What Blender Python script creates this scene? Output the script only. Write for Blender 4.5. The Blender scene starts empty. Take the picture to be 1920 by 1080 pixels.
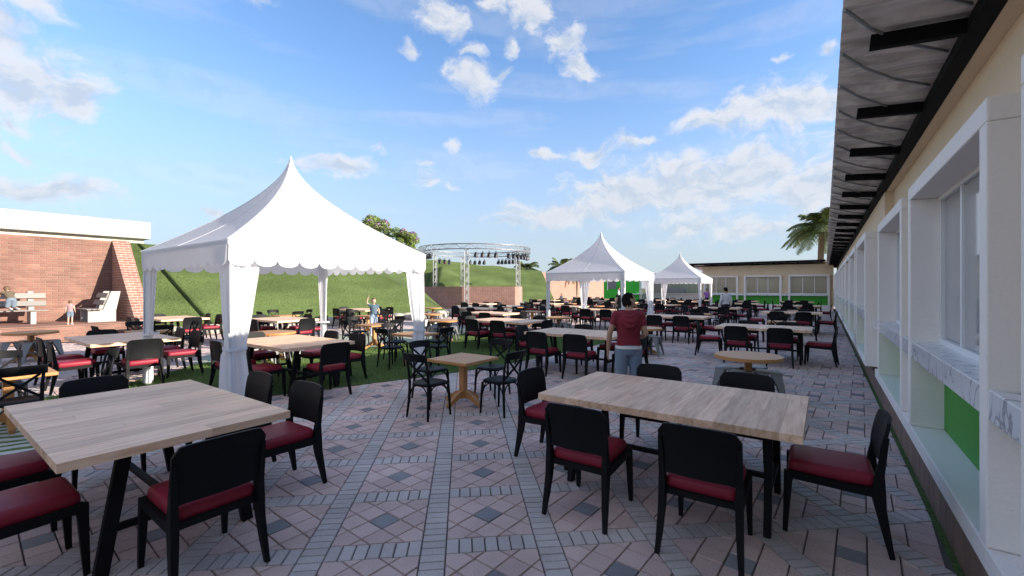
import bpy, bmesh, math, random
import numpy as np
from mathutils import Vector, Matrix, Euler
random.seed(7); np.random.seed(7)
R = math.radians
SC = bpy.context.scene
COL = SC.collection
# ---------------------------------------------------------------- camera, sky, sun, exposure
HC = 1.65
cam = bpy.data.cameras.new('camera'); camo = bpy.data.objects.new('camera', cam); COL.objects.link(camo)
cam.sensor_width = 36; cam.lens = 36*822/1920; cam.clip_start = .05; cam.clip_end = 3000
camo.location = (0, 0, HC); camo.rotation_euler = (R(90), 0, R(35.5)); SC.camera = camo
SUNV = Vector((1, .385, .372)).normalized()
sun = bpy.data.lights.new('sun', 'SUN'); sun.energy = 2.0; sun.angle = R(.5); sun.color = (1, .9, .76)
suno = bpy.data.objects.new('sun', sun); COL.objects.link(suno); suno.rotation_euler = SUNV.to_track_quat('Z', 'Y').to_euler()
suno.location = (20, 8, 12)
vs = SC.view_settings; vs.view_transform = 'Standard'; vs.look = 'None'; vs.gamma = 1; vs.use_curve_mapping = False
vs.exposure = 2.32
world = bpy.data.worlds.new('World'); SC.world = world; world.use_nodes = True
world.cycles.sampling_method = 'MANUAL'; world.cycles.sample_map_resolution = 256

def make_sky():
    nt = world.node_tree; N = nt.nodes; L = nt.links; N.clear()
    def n(t, **k):
        x = N.new(t)
        for a, b in k.items(): setattr(x, a, b)
        return x
    def put(x, i, v):
        if hasattr(v, 'is_output'): L.new(v, x.inputs[i])
        else: x.inputs[i].default_value = v
    def M(op, a, b=0.0, c=None, clamp=False):
        x = n('ShaderNodeMath', operation=op, use_clamp=clamp); put(x, 0, a); put(x, 1, b)
        if c is not None: put(x, 2, c)
        return x.outputs[0]
    def V(op, a, b=None):
        x = n('ShaderNodeVectorMath', operation=op); put(x, 0, a)
        if b is not None: put(x, 1, b)
        return x.outputs['Value'] if op in ('LENGTH', 'DOT_PRODUCT') else x.outputs[0]
    sky = n('ShaderNodeTexSky', sky_type='NISHITA', sun_disc=False)
    sky.sun_elevation = math.asin(SUNV.z); sky.sun_rotation = math.atan2(SUNV.x, SUNV.y)
    sky.air_density = .8; sky.dust_density = .1; sky.ozone_density = 2.5; sky.altitude = 100
    geo = n('ShaderNodeNewGeometry')
    d = V('SCALE', geo.outputs['Incoming']); d.node.inputs['Scale'].default_value = -1
    sep = n('ShaderNodeSeparateXYZ'); L.new(d, sep.inputs[0])
    az = M('ARCTAN2', sep.outputs[0], sep.outputs[1]); el = M('ARCSINE', sep.outputs[2])
    comb = n('ShaderNodeCombineXYZ'); put(comb, 0, az); put(comb, 1, el)
    p = comb.outputs[0]
    wn = n('ShaderNodeTexNoise', noise_dimensions='2D'); put(wn, 'Vector', p); put(wn, 'Scale', 9.0); put(wn, 'Detail', 4.0)
    warp = V('SCALE', V('SUBTRACT', wn.outputs['Color'], (.5, .5, .5))); warp.node.inputs['Scale'].default_value = .075
    pw = V('ADD', p, warp)
    blobs = [(40,150,170,85,1),(0,60,90,60,.8),(130,180,90,50,1),(20,235,80,25,.7),(90,352,160,32,1),(0,338,90,30,.9),(20,285,70,18,.6),
     (835,30,50,36,.95),(765,85,28,15,.8),(885,145,62,28,1),(930,15,40,24,.8),(1000,30,60,36,.85),(955,85,24,15,.8),(1060,85,45,36,.9),(1090,130,36,24,1),(880,98,28,16,.8),(935,125,28,13,.7),
     (635,312,85,23,.9),(708,288,30,16,.6),(840,272,28,20,.6),(795,298,32,13,.6),(805,335,26,32,.65),(840,350,28,17,.5),
     (1030,295,46,13,.7),(1110,285,50,19,.9),(1175,272,52,20,.8),(1225,262,34,15,.7),(1330,235,75,26,.9),(1450,205,130,45,1),(1530,185,90,36,1),
     (1050,402,130,30,.95),(1180,365,125,44,1.05),(1300,350,160,60,1.1),(1420,322,150,58,1.05),(1520,350,110,66,.95),(1300,430,150,34,.75),(1120,300,70,12,.5),(1420,440,120,30,.7),(960,418,60,14,.7),(1470,103,26,13,.6),(1540,95,38,16,.7),(400,405,60,14,.6),(60,15,110,40,.5),(490,8,70,20,.45),(1650,260,120,90,1),(-140,200,160,90,.9)]
    tot = None
    for (x, y, rx, ry, s) in blobs:
        dx = (x-960)/822; a0 = math.atan(dx) - R(35.5); h = math.hypot(1, dx); e0 = math.atan((540-y)/822/h)
        ra = rx/822/(1+dx*dx)*1.05; re = ry/822/h*1.05
        q = V('MULTIPLY', V('SUBTRACT', pw, (a0, e0, 0)), (1/ra, 1/re, 0))
        b = M('MULTIPLY_ADD', V('LENGTH', q), -1.6, 1.6*s)
        tot = b if tot is None else M('MAXIMUM', tot, b)
    # unseen clouds outside the frame, made denser to brighten and whiten the shade
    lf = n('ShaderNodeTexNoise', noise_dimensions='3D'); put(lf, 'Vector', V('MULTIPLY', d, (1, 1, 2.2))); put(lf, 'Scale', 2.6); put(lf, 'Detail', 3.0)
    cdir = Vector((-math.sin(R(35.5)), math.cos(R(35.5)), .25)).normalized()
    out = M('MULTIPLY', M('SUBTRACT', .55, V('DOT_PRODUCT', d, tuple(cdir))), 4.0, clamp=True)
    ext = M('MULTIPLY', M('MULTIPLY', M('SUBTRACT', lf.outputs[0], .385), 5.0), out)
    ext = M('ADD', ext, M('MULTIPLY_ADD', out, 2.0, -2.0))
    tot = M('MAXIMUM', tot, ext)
    tot = M('MAXIMUM', tot, -1.4)
    def fb(off):
        q = V('MULTIPLY', V('ADD', pw, off), (1, 1.7, 1))
        x = n('ShaderNodeTexNoise', noise_dimensions='2D'); put(x, 'Vector', q); put(x, 'Scale', 17.0); put(x, 'Detail', 8.0); put(x, 'Roughness', .6)
        return x.outputs[0]
    f0 = fb((0, 0, 0)); f1 = fb((.012, .02, 0))
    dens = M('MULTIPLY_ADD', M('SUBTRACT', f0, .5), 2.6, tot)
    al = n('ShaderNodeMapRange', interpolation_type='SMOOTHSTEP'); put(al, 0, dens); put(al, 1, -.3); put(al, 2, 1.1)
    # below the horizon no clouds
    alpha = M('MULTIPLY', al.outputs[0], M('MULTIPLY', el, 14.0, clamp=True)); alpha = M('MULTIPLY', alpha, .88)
    # thin streaks
    st = n('ShaderNodeTexNoise', noise_dimensions='2D')
    mp = n('ShaderNodeMapping'); mp.inputs['Rotation'].default_value = (0, 0, R(38)); mp.inputs['Scale'].default_value = (1.2, 9, 1); L.new(p, mp.inputs[0])
    put(st, 'Vector', mp.outputs[0]); put(st, 'Scale', 1.6); put(st, 'Detail', 4.0)
    stv = M('MULTIPLY', M('SUBTRACT', st.outputs[0], .48), 1.1, clamp=True); stv = M('MINIMUM', stv, .16)
    alpha = M('MAXIMUM', alpha, M('MULTIPLY', stv, M('MULTIPLY', el, 5.0, clamp=True)))
    lit = M('MULTIPLY_ADD', M('SUBTRACT', f0, f1), 3.0, .66, clamp=True)
    thick = n('ShaderNodeMapRange'); put(thick, 0, dens); put(thick, 1, .5); put(thick, 2, 1.5)
    lit = M('SUBTRACT', lit, M('MULTIPLY', thick.outputs[0], .4), clamp=True)
    lit = M('MULTIPLY', lit, M('MULTIPLY_ADD', el, 1.0, .66, clamp=True))
    cc = n('ShaderNodeMix', data_type='RGBA'); put(cc, 0, lit); cc.inputs[6].default_value = (.125, .143, .17, 1); cc.inputs[7].default_value = (.195, .193, .196, 1)
    hs = n('ShaderNodeHueSaturation'); L.new(sky.outputs[0], hs.inputs['Color']); hs.inputs['Saturation'].default_value = 1.06
    hz = n('ShaderNodeMapRange', interpolation_type='SMOOTHERSTEP'); put(hz, 0, el); put(hz, 1, .56); put(hz, 2, -.08); put(hz, 3, .02); put(hz, 4, .95)
    hm = n('ShaderNodeMix', data_type='RGBA'); put(hm, 0, hz.outputs[0]); L.new(hs.outputs[0], hm.inputs[6]); hm.inputs[7].default_value = (1.5, 1.72, 1.93, 1)
    b1 = n('ShaderNodeBackground'); L.new(hm.outputs[2], b1.inputs[0]); b1.inputs[1].default_value = .069
    b2 = n('ShaderNodeBackground'); L.new(cc.outputs[2], b2.inputs[0]); b2.inputs[1].default_value = .95
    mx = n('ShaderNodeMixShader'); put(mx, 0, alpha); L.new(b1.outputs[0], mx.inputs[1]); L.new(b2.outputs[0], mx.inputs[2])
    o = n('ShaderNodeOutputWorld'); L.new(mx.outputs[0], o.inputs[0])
make_sky()

# ---------------------------------------------------------------- helpers
class MB:
    """collects geometry for one mesh"""
    def __init__(s): s.v = []; s.f = []; s.m = []; s.cur = 0
    def face(s, idx): s.f.append(tuple(idx)); s.m.append(s.cur)
    def add(s, vs, fs):
        o = len(s.v); s.v += [tuple(p) for p in vs]
        for f in fs: s.face([o+i for i in f])
    def box(s, x0, x1, y0, y1, z0, z1):
        s.add([(x0,y0,z0),(x1,y0,z0),(x1,y1,z0),(x0,y1,z0),(x0,y0,z1),(x1,y0,z1),(x1,y1,z1),(x0,y1,z1)],
              [(3,2,1,0),(4,5,6,7),(0,1,5,4),(1,2,6,5),(2,3,7,6),(3,0,4,7)]); return s
    def bbox(s, x0, x1, y0, y1, z0, z1, b=.004, seg=1):
        bm = bmesh.new(); bmesh.ops.create_cube(bm, size=1)
        for v in bm.verts: v.co = Vector(((x0+x1)/2+v.co.x*(x1-x0), (y0+y1)/2+v.co.y*(y1-y0), (z0+z1)/2+v.co.z*(z1-z0)))
        bmesh.ops.bevel(bm, geom=bm.edges[:], offset=b, segments=seg, affect='EDGES', profile=.5)
        s.frombm(bm); return s
    def frombm(s, bm, mat=None):
        bm.verts.index_update(); s.add([(mat @ v.co) if mat else v.co for v in bm.verts], [[v.index for v in f.verts] for f in bm.faces]); bm.free(); return s
    def sweep(s, pts, size, ref=(1,0,0), n=4, cap=True, rot=None):
        """section swept along pts; size: list of (a,b) half sizes along ref / normal; n=4 rectangle else ellipse"""
        pts = [Vector(p) for p in pts]; ref = Vector(ref)
        if not isinstance(size, list): size = [size]*len(pts)
        size = [q if isinstance(q, tuple) else (q, q) for q in size]
        o = len(s.v); k = len(pts)
        for i, p in enumerate(pts):
            t = (pts[min(i+1, k-1)] - pts[max(i-1, 0)]).normalized()
            a = (ref - t*ref.dot(t))
            if a.length < 1e-4: a = Vector((0,1,0)) - t*t.y
            a.normalize(); b = t.cross(a)
            ha, hb = size[i]
            if n == 4: offs = [(-1,-1),(1,-1),(1,1),(-1,1)]
            else: offs = [(math.cos(2*math.pi*j/n), math.sin(2*math.pi*j/n)) for j in range(n)]
            for (x, y) in offs: s.v.append(tuple(p + a*ha*x + b*hb*y))
        for i in range(k-1):
            for j in range(n):
                s.face((o+i*n+j, o+i*n+(j+1) % n, o+(i+1)*n+(j+1) % n, o+(i+1)*n+j))
        if cap:
            s.face([o+j for j in reversed(range(n))]); s.face([o+(k-1)*n+j for j in range(n)])
        return s
    def tube(s, a, b, r, n=8, r2=None): return s.sweep([a, b], [r, r if r2 is None else r2], n=n, ref=(.31,.87,.12))
    def grid(s, P):
        o = len(s.v); h = len(P); w = len(P[0])
        for row in P: s.v += [tuple(q) for q in row]
        for i in range(h-1):
            for j in range(w-1): s.face((o+i*w+j, o+i*w+j+1, o+(i+1)*w+j+1, o+(i+1)*w+j))
        return s
    def solidgrid(s, P, off):
        """grid with thickness: off is a function/vec added for the second side"""
        h = len(P); w = len(P[0]); o = len(s.v); n = h*w
        for row in P: s.v += [tuple(q) for q in row]
        for row in P: s.v += [tuple(Vector(q)+Vector(off)) for q in row]
        for i in range(h-1):
            for j in range(w-1):
                s.face((o+i*w+j, o+i*w+j+1, o+(i+1)*w+j+1, o+(i+1)*w+j)); s.face((o+n+i*w+j, o+n+(i+1)*w+j, o+n+(i+1)*w+j+1, o+n+i*w+j+1))
        for j in range(w-1):
            s.face((o+j, o+n+j, o+n+j+1, o+j+1)); a = (h-1)*w; s.face((o+a+j, o+a+j+1, o+n+a+j+1, o+n+a+j))
        for i in range(h-1):
            s.face((o+i*w, o+(i+1)*w, o+n+(i+1)*w, o+n+i*w)); b = w-1; s.face((o+i*w+b, o+n+i*w+b, o+n+(i+1)*w+b, o+(i+1)*w+b))
        return s
    def sphere(s, c, r, seg=12, rings=8, rot=None):
        if not isinstance(r, tuple): r = (r, r, r)
        bm = bmesh.new(); bmesh.ops.create_uvsphere(bm, u_segments=seg, v_segments=rings, radius=1)
        s.frombm(bm, Matrix.Translation(c) @ (rot.to_4x4() if rot else Matrix()) @ Matrix.Diagonal((*r, 1))); return s
    def disc(s, c, r, z0, z1, n=32):
        o = len(s.v)
        for z in (z0, z1):
            for j in range(n): s.v.append((c[0]+r*math.cos(2*math.pi*j/n), c[1]+r*math.sin(2*math.pi*j/n), z))
        s.face([o+j for j in reversed(range(n))]); s.face([o+n+j for j in range(n)])
        for j in range(n): s.face((o+j, o+(j+1) % n, o+n+(j+1) % n, o+n+j))
        return s
    def mesh(s, name, mats, smooth=False, fixn=False):
        me = bpy.data.meshes.new(name); me.from_pydata(s.v, [], s.f)
        for m in (mats if isinstance(mats, (list, tuple)) else [mats]): me.materials.append(m)
        if any(s.m): me.polygons.foreach_set('material_index', s.m)
        if fixn:
            bm = bmesh.new(); bm.from_mesh(me); bmesh.ops.recalc_face_normals(bm, faces=bm.faces[:]); bm.to_mesh(me); bm.free()
        if smooth is not False:
            if smooth is True: me.shade_smooth()
            else:
                me.shade_smooth(); bm = bmesh.new(); bm.from_mesh(me)
                for e in bm.edges:
                    if len(e.link_faces) == 2 and e.calc_face_angle(0) > R(smooth): e.smooth = False
                bm.to_mesh(me); bm.free()
        return me
    def build(s, name, mats, parent=None, smooth=False, loc=None, fixn=False):
        return obj(name, s.mesh(name, mats, smooth, fixn), parent, loc)
def obj(name, me, parent=None, loc=None, rz=0):
    o = bpy.data.objects.new(name, me); COL.objects.link(o); o.parent = parent
    if loc is not None: o.location = loc
    if rz: o.rotation_euler = (0, 0, rz)
    return o
KIDS = {}
def tag(o, label=None, cat=None, group=None, kind=None):
    if label: o['label'] = label
    if cat: o['category'] = cat
    if group: o['group'] = group
    if kind: o['kind'] = kind
    return o
def thing(name, label, cat, loc=(0,0,0), rz=0, group=None):
    o = bpy.data.objects.new(name, None); COL.objects.link(o); o.location = loc; o.rotation_euler = (0, 0, rz); o.empty_display_size = .2
    return tag(o, label, cat, group)
def copy_tree(o, parent=None):
    c = o.copy(); COL.objects.link(c); c.parent = parent
    for ch in list(o.children): copy_tree(ch, c)
    return c
def struct(name, mb, m, parent=None, **k):
    o = mb.build(name, m, parent, **k)
    if parent is None: o['kind'] = 'structure'
    return o

# ---------------------------------------------------------------- materials
MT = {}
def mat(name, col, rough=.6, var=.0, scale=6, metal=0, bump=0, bscale=60, spec=.5, objvar=0, coat=0, stretch=(1,1,1), col2=None, sheen=0, transl=0):
    m = bpy.data.materials.new(name); m.use_nodes = True; nt = m.node_tree; N = nt.nodes; L = nt.links
    b = N['Principled BSDF']; b.inputs['Roughness'].default_value = rough; b.inputs['Metallic'].default_value = metal
    b.inputs['Specular IOR Level'].default_value = spec; b.inputs['Coat Weight'].default_value = coat
    c = (*col, 1); b.inputs['Base Color'].default_value = c
    tc = N.new('ShaderNodeTexCoord'); mp = N.new('ShaderNodeMapping'); mp.inputs['Scale'].default_value = stretch; L.new(tc.outputs['Object'], mp.inputs[0])
    src = None
    if var or col2:
        nz = N.new('ShaderNodeTexNoise'); nz.inputs['Scale'].default_value = scale; nz.inputs['Detail'].default_value = 5; L.new(mp.outputs[0], nz.inputs[0])
        mx = N.new('ShaderNodeMix'); mx.data_type = 'RGBA'; L.new(nz.outputs[0], mx.inputs[0])
        k2 = (*col2, 1) if col2 else (*[min(1, x*(1+var)) for x in col], 1)
        mx.inputs[6].default_value = (*[x*(1-var) for x in col], 1); mx.inputs[7].default_value = k2
        src = mx.outputs[2]
    if objvar:
        oi = N.new('ShaderNodeObjectInfo'); hs = N.new('ShaderNodeHueSaturation')
        mr = N.new('ShaderNodeMapRange'); mr.inputs[3].default_value = 1-objvar; mr.inputs[4].default_value = 1+objvar; L.new(oi.outputs['Random'], mr.inputs[0]); L.new(mr.outputs[0], hs.inputs['Value'])
        if src: L.new(src, hs.inputs['Color'])
        else: hs.inputs['Color'].default_value = c
        src = hs.outputs[0]
    if src: L.new(src, b.inputs['Base Color'])
    if bump:
        n2 = N.new('ShaderNodeTexNoise'); n2.inputs['Scale'].default_value = bscale; n2.inputs['Detail'].default_value = 6; L.new(mp.outputs[0], n2.inputs[0])
        bp = N.new('ShaderNodeBump'); bp.inputs['Strength'].default_value = bump; bp.inputs['Distance'].default_value = .01; L.new(n2.outputs[0], bp.inputs['Height']); L.new(bp.outputs[0], b.inputs['Normal'])
    if transl:
        t = N.new('ShaderNodeBsdfTranslucent'); t.inputs[0].default_value = c; ms = N.new('ShaderNodeMixShader'); ms.inputs[0].default_value = transl
        if src: L.new(src, t.inputs[0])
        L.new(b.outputs[0], ms.inputs[1]); L.new(t.outputs[0], ms.inputs[2]); L.new(ms.outputs[0], N['Material Output'].inputs[0])
    MT[name] = m
    return m
def nodes(m): return m.node_tree.nodes, m.node_tree.links
mat('black_paint', (.006,.0065,.008), .55, spec=.16, var=.2, scale=30, bump=.05, bscale=150)
mat('red_seat', (.25,.014,.034), .5, var=.12, scale=12, bump=.12, bscale=220, spec=.35)
mat('bistro_black', (.006,.0065,.008), .55, var=.2, scale=20, spec=.15)
mat('orange_wood', (.42,.19,.065), .45, col2=(.56,.28,.10), scale=3, stretch=(1.5,14,1.5), bump=.05, objvar=.08)
mat('galvanised', (.24,.245,.25), .45, metal=.55, var=.12, scale=9)
mat('tent_cloth', (.82,.82,.85), .75, var=.02, scale=3, bump=.35, bscale=5, transl=.42)
mat('curtain', (.84,.84,.87), .8, transl=.35)
mat('white_steel', (.78,.78,.78), .4)
mat('frame_white', (.87,.81,.76), .75, var=.035, scale=1.6, bump=.35, bscale=45)
mat('stucco_tan', (.76,.61,.43), .9, var=.08, scale=1.8, bump=.6, bscale=38)
mat('cream', (.70,.66,.56), .9, var=.05, scale=2)
mat('parapet_white', (.44,.43,.41), .85, var=.03, scale=1.5)
mat('green_panel', (.035,.30,.012), .45, var=.06, scale=2)
mat('kiosk_green', (.02,.42,.02), .5, var=.06, scale=2)
mat('roof_black', (.008,.008,.009), .7, var=.3, scale=8, spec=.1)
mat('plinth_tile', (.20,.13,.095), .6, var=.2, scale=5, objvar=.15, bump=.2, bscale=40)
mat('concrete', (.40,.39,.375), .85, var=.08, scale=4, bump=.2, bscale=50)
mat('bench_slat', (.27,.25,.23), .8, var=.12, scale=4, stretch=(1,8,8), objvar=.1)
mat('boulder', (.36,.32,.26), .9, col2=(.48,.44,.38), scale=5, bump=.5, bscale=18, objvar=.12)
mat('truss', (.34,.35,.37), .45, metal=.5, var=.08)
mat('lamp_black', (.012,.012,.014), .45)
for nme, c in (('lens_red', (.55,.06,.05)), ('lens_green', (.05,.42,.12)), ('lens_blue', (.04,.10,.5)), ('lens_violet', (.2,.1,.45))): mat(nme, c, .25)
mat('leaf', (.24,.33,.09), .55, col2=(.38,.46,.17), scale=2.2, transl=.5)
mat('blossom', (.55,.33,.62), .6, var=.25, scale=4, transl=.3)
mat('palm_leaf', (.10,.14,.045), .5, col2=(.20,.24,.08), scale=1.6, transl=.25)
mat('bark', (.16,.12,.085), .95, var=.35, scale=12, bump=.8, bscale=25)
mat('glass', (.40,.395,.385), .06, spec=.8, var=.08, scale=1.5)
mat('glass_warm', (.34,.29,.20), .08, spec=.7, var=.1, scale=1.2)
mat('slat_wall', (.34,.30,.27), .8, objvar=.1)
mat('slat_green', (.30,.36,.27), .7, objvar=.1)
mat('grey_metal', (.16,.165,.18), .5)
mat('skin', (.44,.25,.165), .5, var=.06, scale=9)
mat('skin_light', (.58,.37,.27), .5, var=.05, scale=9)
mat('hair_dark', (.010,.007,.006), .8, spec=.08, var=.5, scale=60, stretch=(1,1,.2), bump=.4, bscale=120)
mat('hair_brown', (.13,.075,.04), .55, var=.4, scale=60, bump=.4, bscale=120)
mat('shirt_red', (.20,.014,.028), .85, var=.12, scale=9, bump=.3, bscale=14)
mat('shirt_hem', (.72,.70,.67), .85)
mat('jeans', (.12,.17,.25), .85, col2=(.24,.30,.38), scale=6, bump=.5, bscale=22)
mat('shirt_white', (.58,.58,.59), .85, var=.06, scale=9, bump=.3, bscale=14)
mat('trousers_dark', (.016,.018,.026), .8, var=.2, scale=9)
mat('dress_black', (.02,.022,.02), .8, var=.4, scale=20)
mat('tee_blue', (.09,.14,.19), .85, var=.1, scale=9)
mat('trousers_light', (.40,.47,.60), .85, var=.1, scale=9)
mat('tee_brown', (.13,.10,.065), .85, var=.15, scale=12)
mat('shorts_blue', (.16,.21,.27), .85, var=.2, scale=20)
mat('tee_pink', (.35,.22,.23), .85, var=.15, scale=12)
mat('top_purple', (.30,.13,.40), .85, var=.1, scale=12)
mat('top_grey', (.20,.21,.22), .85, var=.1, scale=12)
mat('sole_white', (.7,.7,.7), .7)
mat('eye_dark', (.01,.01,.01), .2)
mat('lip', (.36,.12,.10), .5)

def mat_wood(name):      # pale butcher-block staves, grain along Y, thickness along Z
    m = mat(name, (.56,.42,.31), .5); N, L = nodes(m); b = N['Principled BSDF']
    tc = N.new('ShaderNodeTexCoord'); oi = N.new('ShaderNodeObjectInfo')
    at = N.new('ShaderNodeAttribute'); at.attribute_name = 'var'
    ad = N.new('ShaderNodeMath'); ad.operation = 'ADD'; L.new(oi.outputs['Random'], ad.inputs[0]); L.new(at.outputs['Fac'], ad.inputs[1])
    fr = N.new('ShaderNodeMath'); fr.operation = 'FRACT'; L.new(ad.outputs[0], fr.inputs[0])
    off = N.new('ShaderNodeVectorMath'); off.operation = 'MULTIPLY_ADD'
    cb = N.new('ShaderNodeCombineXYZ'); L.new(fr.outputs[0], cb.inputs[0]); L.new(fr.outputs[0], cb.inputs[1])
    L.new(cb.outputs[0], off.inputs[0]); off.inputs[1].default_value = (7, 13, 3); L.new(tc.outputs['Object'], off.inputs[2])
    mp = N.new('ShaderNodeMapping'); mp.inputs['Scale'].default_value = (9, .9, 9); mp.inputs['Rotation'].default_value = (0, 0, R(4)); L.new(off.outputs[0], mp.inputs[0])
    nz = N.new('ShaderNodeTexNoise'); nz.inputs['Scale'].default_value = 3.2; nz.inputs['Detail'].default_value = 6; nz.inputs['Distortion'].default_value = .6; L.new(mp.outputs[0], nz.inputs[0])
    cr = N.new('ShaderNodeValToRGB'); L.new(nz.outputs[0], cr.inputs[0])
    e = cr.color_ramp.elements; e[0].position = .32; e[0].color = (.66,.395,.245,1); e[1].position = .66; e[1].color = (.90,.62,.43,1)
    x = cr.color_ramp.elements.new(.5); x.color = (.82,.525,.345,1)
    hs = N.new('ShaderNodeHueSaturation'); L.new(cr.outputs[0], hs.inputs['Color'])
    mr = N.new('ShaderNodeMapRange'); mr.inputs[3].default_value = .84; mr.inputs[4].default_value = 1.14; L.new(fr.outputs[0], mr.inputs[0]); L.new(mr.outputs[0], hs.inputs['Value'])
    L.new(hs.outputs[0], b.inputs['Base Color']); return m
mat_wood('stave_wood')

def mat_paver(name, c1, c2, speck):
    m = mat(name, c1, .85); N, L = nodes(m); b = N['Principled BSDF']
    tc = N.new('ShaderNodeNewGeometry'); oi = N.new('ShaderNodeObjectInfo'); at = N.new('ShaderNodeAttribute'); at.attribute_name = 'var'
    ad = N.new('ShaderNodeMath'); ad.operation = 'ADD'; L.new(oi.outputs['Random'], ad.inputs[0]); L.new(at.outputs['Fac'], ad.inputs[1])
    fr = N.new('ShaderNodeMath'); fr.operation = 'FRACT'; L.new(ad.outputs[0], fr.inputs[0])
    mx = N.new('ShaderNodeMix'); mx.data_type = 'RGBA'; L.new(fr.outputs[0], mx.inputs[0]); mx.inputs[6].default_value = (*c1, 1); mx.inputs[7].default_value = (*c2, 1)
    n1 = N.new('ShaderNodeTexNoise'); n1.inputs['Scale'].default_value = 130; n1.inputs['Detail'].default_value = 3; L.new(tc.outputs['Position'], n1.inputs[0])
    n2 = N.new('ShaderNodeTexNoise'); n2.inputs['Scale'].default_value = 1.3; n2.inputs['Detail'].default_value = 5; L.new(tc.outputs['Position'], n2.inputs[0])
    mr = N.new('ShaderNodeMapRange'); mr.inputs[1].default_value = .3; mr.inputs[2].default_value = .7; mr.inputs[3].default_value = 1-speck; mr.inputs[4].default_value = 1+speck; L.new(n1.outputs[0], mr.inputs[0])
    mr2 = N.new('ShaderNodeMapRange'); mr2.inputs[1].default_value = .3; mr2.inputs[2].default_value = .7; mr2.inputs[3].default_value = .74; mr2.inputs[4].default_value = 1.2; L.new(n2.outputs[0], mr2.inputs[0])
    mm = N.new('ShaderNodeMath'); mm.operation = 'MULTIPLY'; L.new(mr.outputs[0], mm.inputs[0]); L.new(mr2.outputs[0], mm.inputs[1])
    hs = N.new('ShaderNodeHueSaturation'); L.new(mx.outputs[2], hs.inputs['Color']); L.new(mm.outputs[0], hs.inputs['Value']); L.new(hs.outputs[0], b.inputs['Base Color'])
    bp = N.new('ShaderNodeBump'); bp.inputs['Strength'].default_value = .35; bp.inputs['Distance'].default_value = .004; L.new(n1.outputs[0], bp.inputs['Height']); L.new(bp.outputs[0], b.inputs['Normal'])
    return m
mat_paver('paver_pink', (.54,.39,.36), (.64,.475,.44), .14)
mat_paver('paver_grey', (.47,.415,.40), (.55,.495,.48), .14)
mat_paver('paver_dark', (.20,.20,.215), (.27,.27,.285), .2)
mat_paver('brick_red', (.215,.102,.077), (.28,.147,.11), .14)
mat('joint', (.13,.11,.105), .95, var=.2, scale=30)
mat('mortar', (.31,.25,.215), .95, var=.1, scale=10)

def mat_bricktex(name, sc=1.0, w=.5, h=.25, pal=False):
    m = mat(name, (.4,.2,.14), .9); N, L = nodes(m); b = N['Principled BSDF']
    tc = N.new('ShaderNodeTexCoord'); br = N.new('ShaderNodeTexBrick'); L.new(tc.outputs['UV'], br.inputs[0])
    br.inputs['Color1'].default_value = (.26,.108,.078,1); br.inputs['Color2'].default_value = (.34,.155,.11,1); br.inputs['Mortar'].default_value = (.42,.34,.29,1)
    if pal: br.inputs['Color1'].default_value = (.30,.14,.095,1); br.inputs['Color2'].default_value = (.35,.175,.12,1)
    br.inputs['Scale'].default_value = 1; br.inputs['Mortar Size'].default_value = .012; br.inputs['Brick Width'].default_value = w; br.inputs['Row Height'].default_value = h
    nz = N.new('ShaderNodeTexNoise'); nz.inputs['Scale'].default_value = 1.5; nz.inputs['Detail'].default_value = 5; L.new(tc.outputs['UV'], nz.inputs[0])
    hs = N.new('ShaderNodeHueSaturation'); L.new(br.outputs[0], hs.inputs['Color']); mr = N.new('ShaderNodeMapRange'); mr.inputs[3].default_value = .75; mr.inputs[4].default_value = 1.25; L.new(nz.outputs[0], mr.inputs[0]); L.new(mr.outputs[0], hs.inputs['Value'])
    L.new(hs.outputs[0], b.inputs['Base Color'])
    bp = N.new('ShaderNodeBump'); bp.inputs['Strength'].default_value = .5; bp.inputs['Distance'].default_value = .01; bp.invert = True; L.new(br.outputs['Fac'], bp.inputs['Height']); L.new(bp.outputs[0], b.inputs['Normal'])
    return m
mat_bricktex('brick_wall', w=.28, h=.09); mat_bricktex('brick_far', w=.28, h=.10, pal=True)

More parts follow.
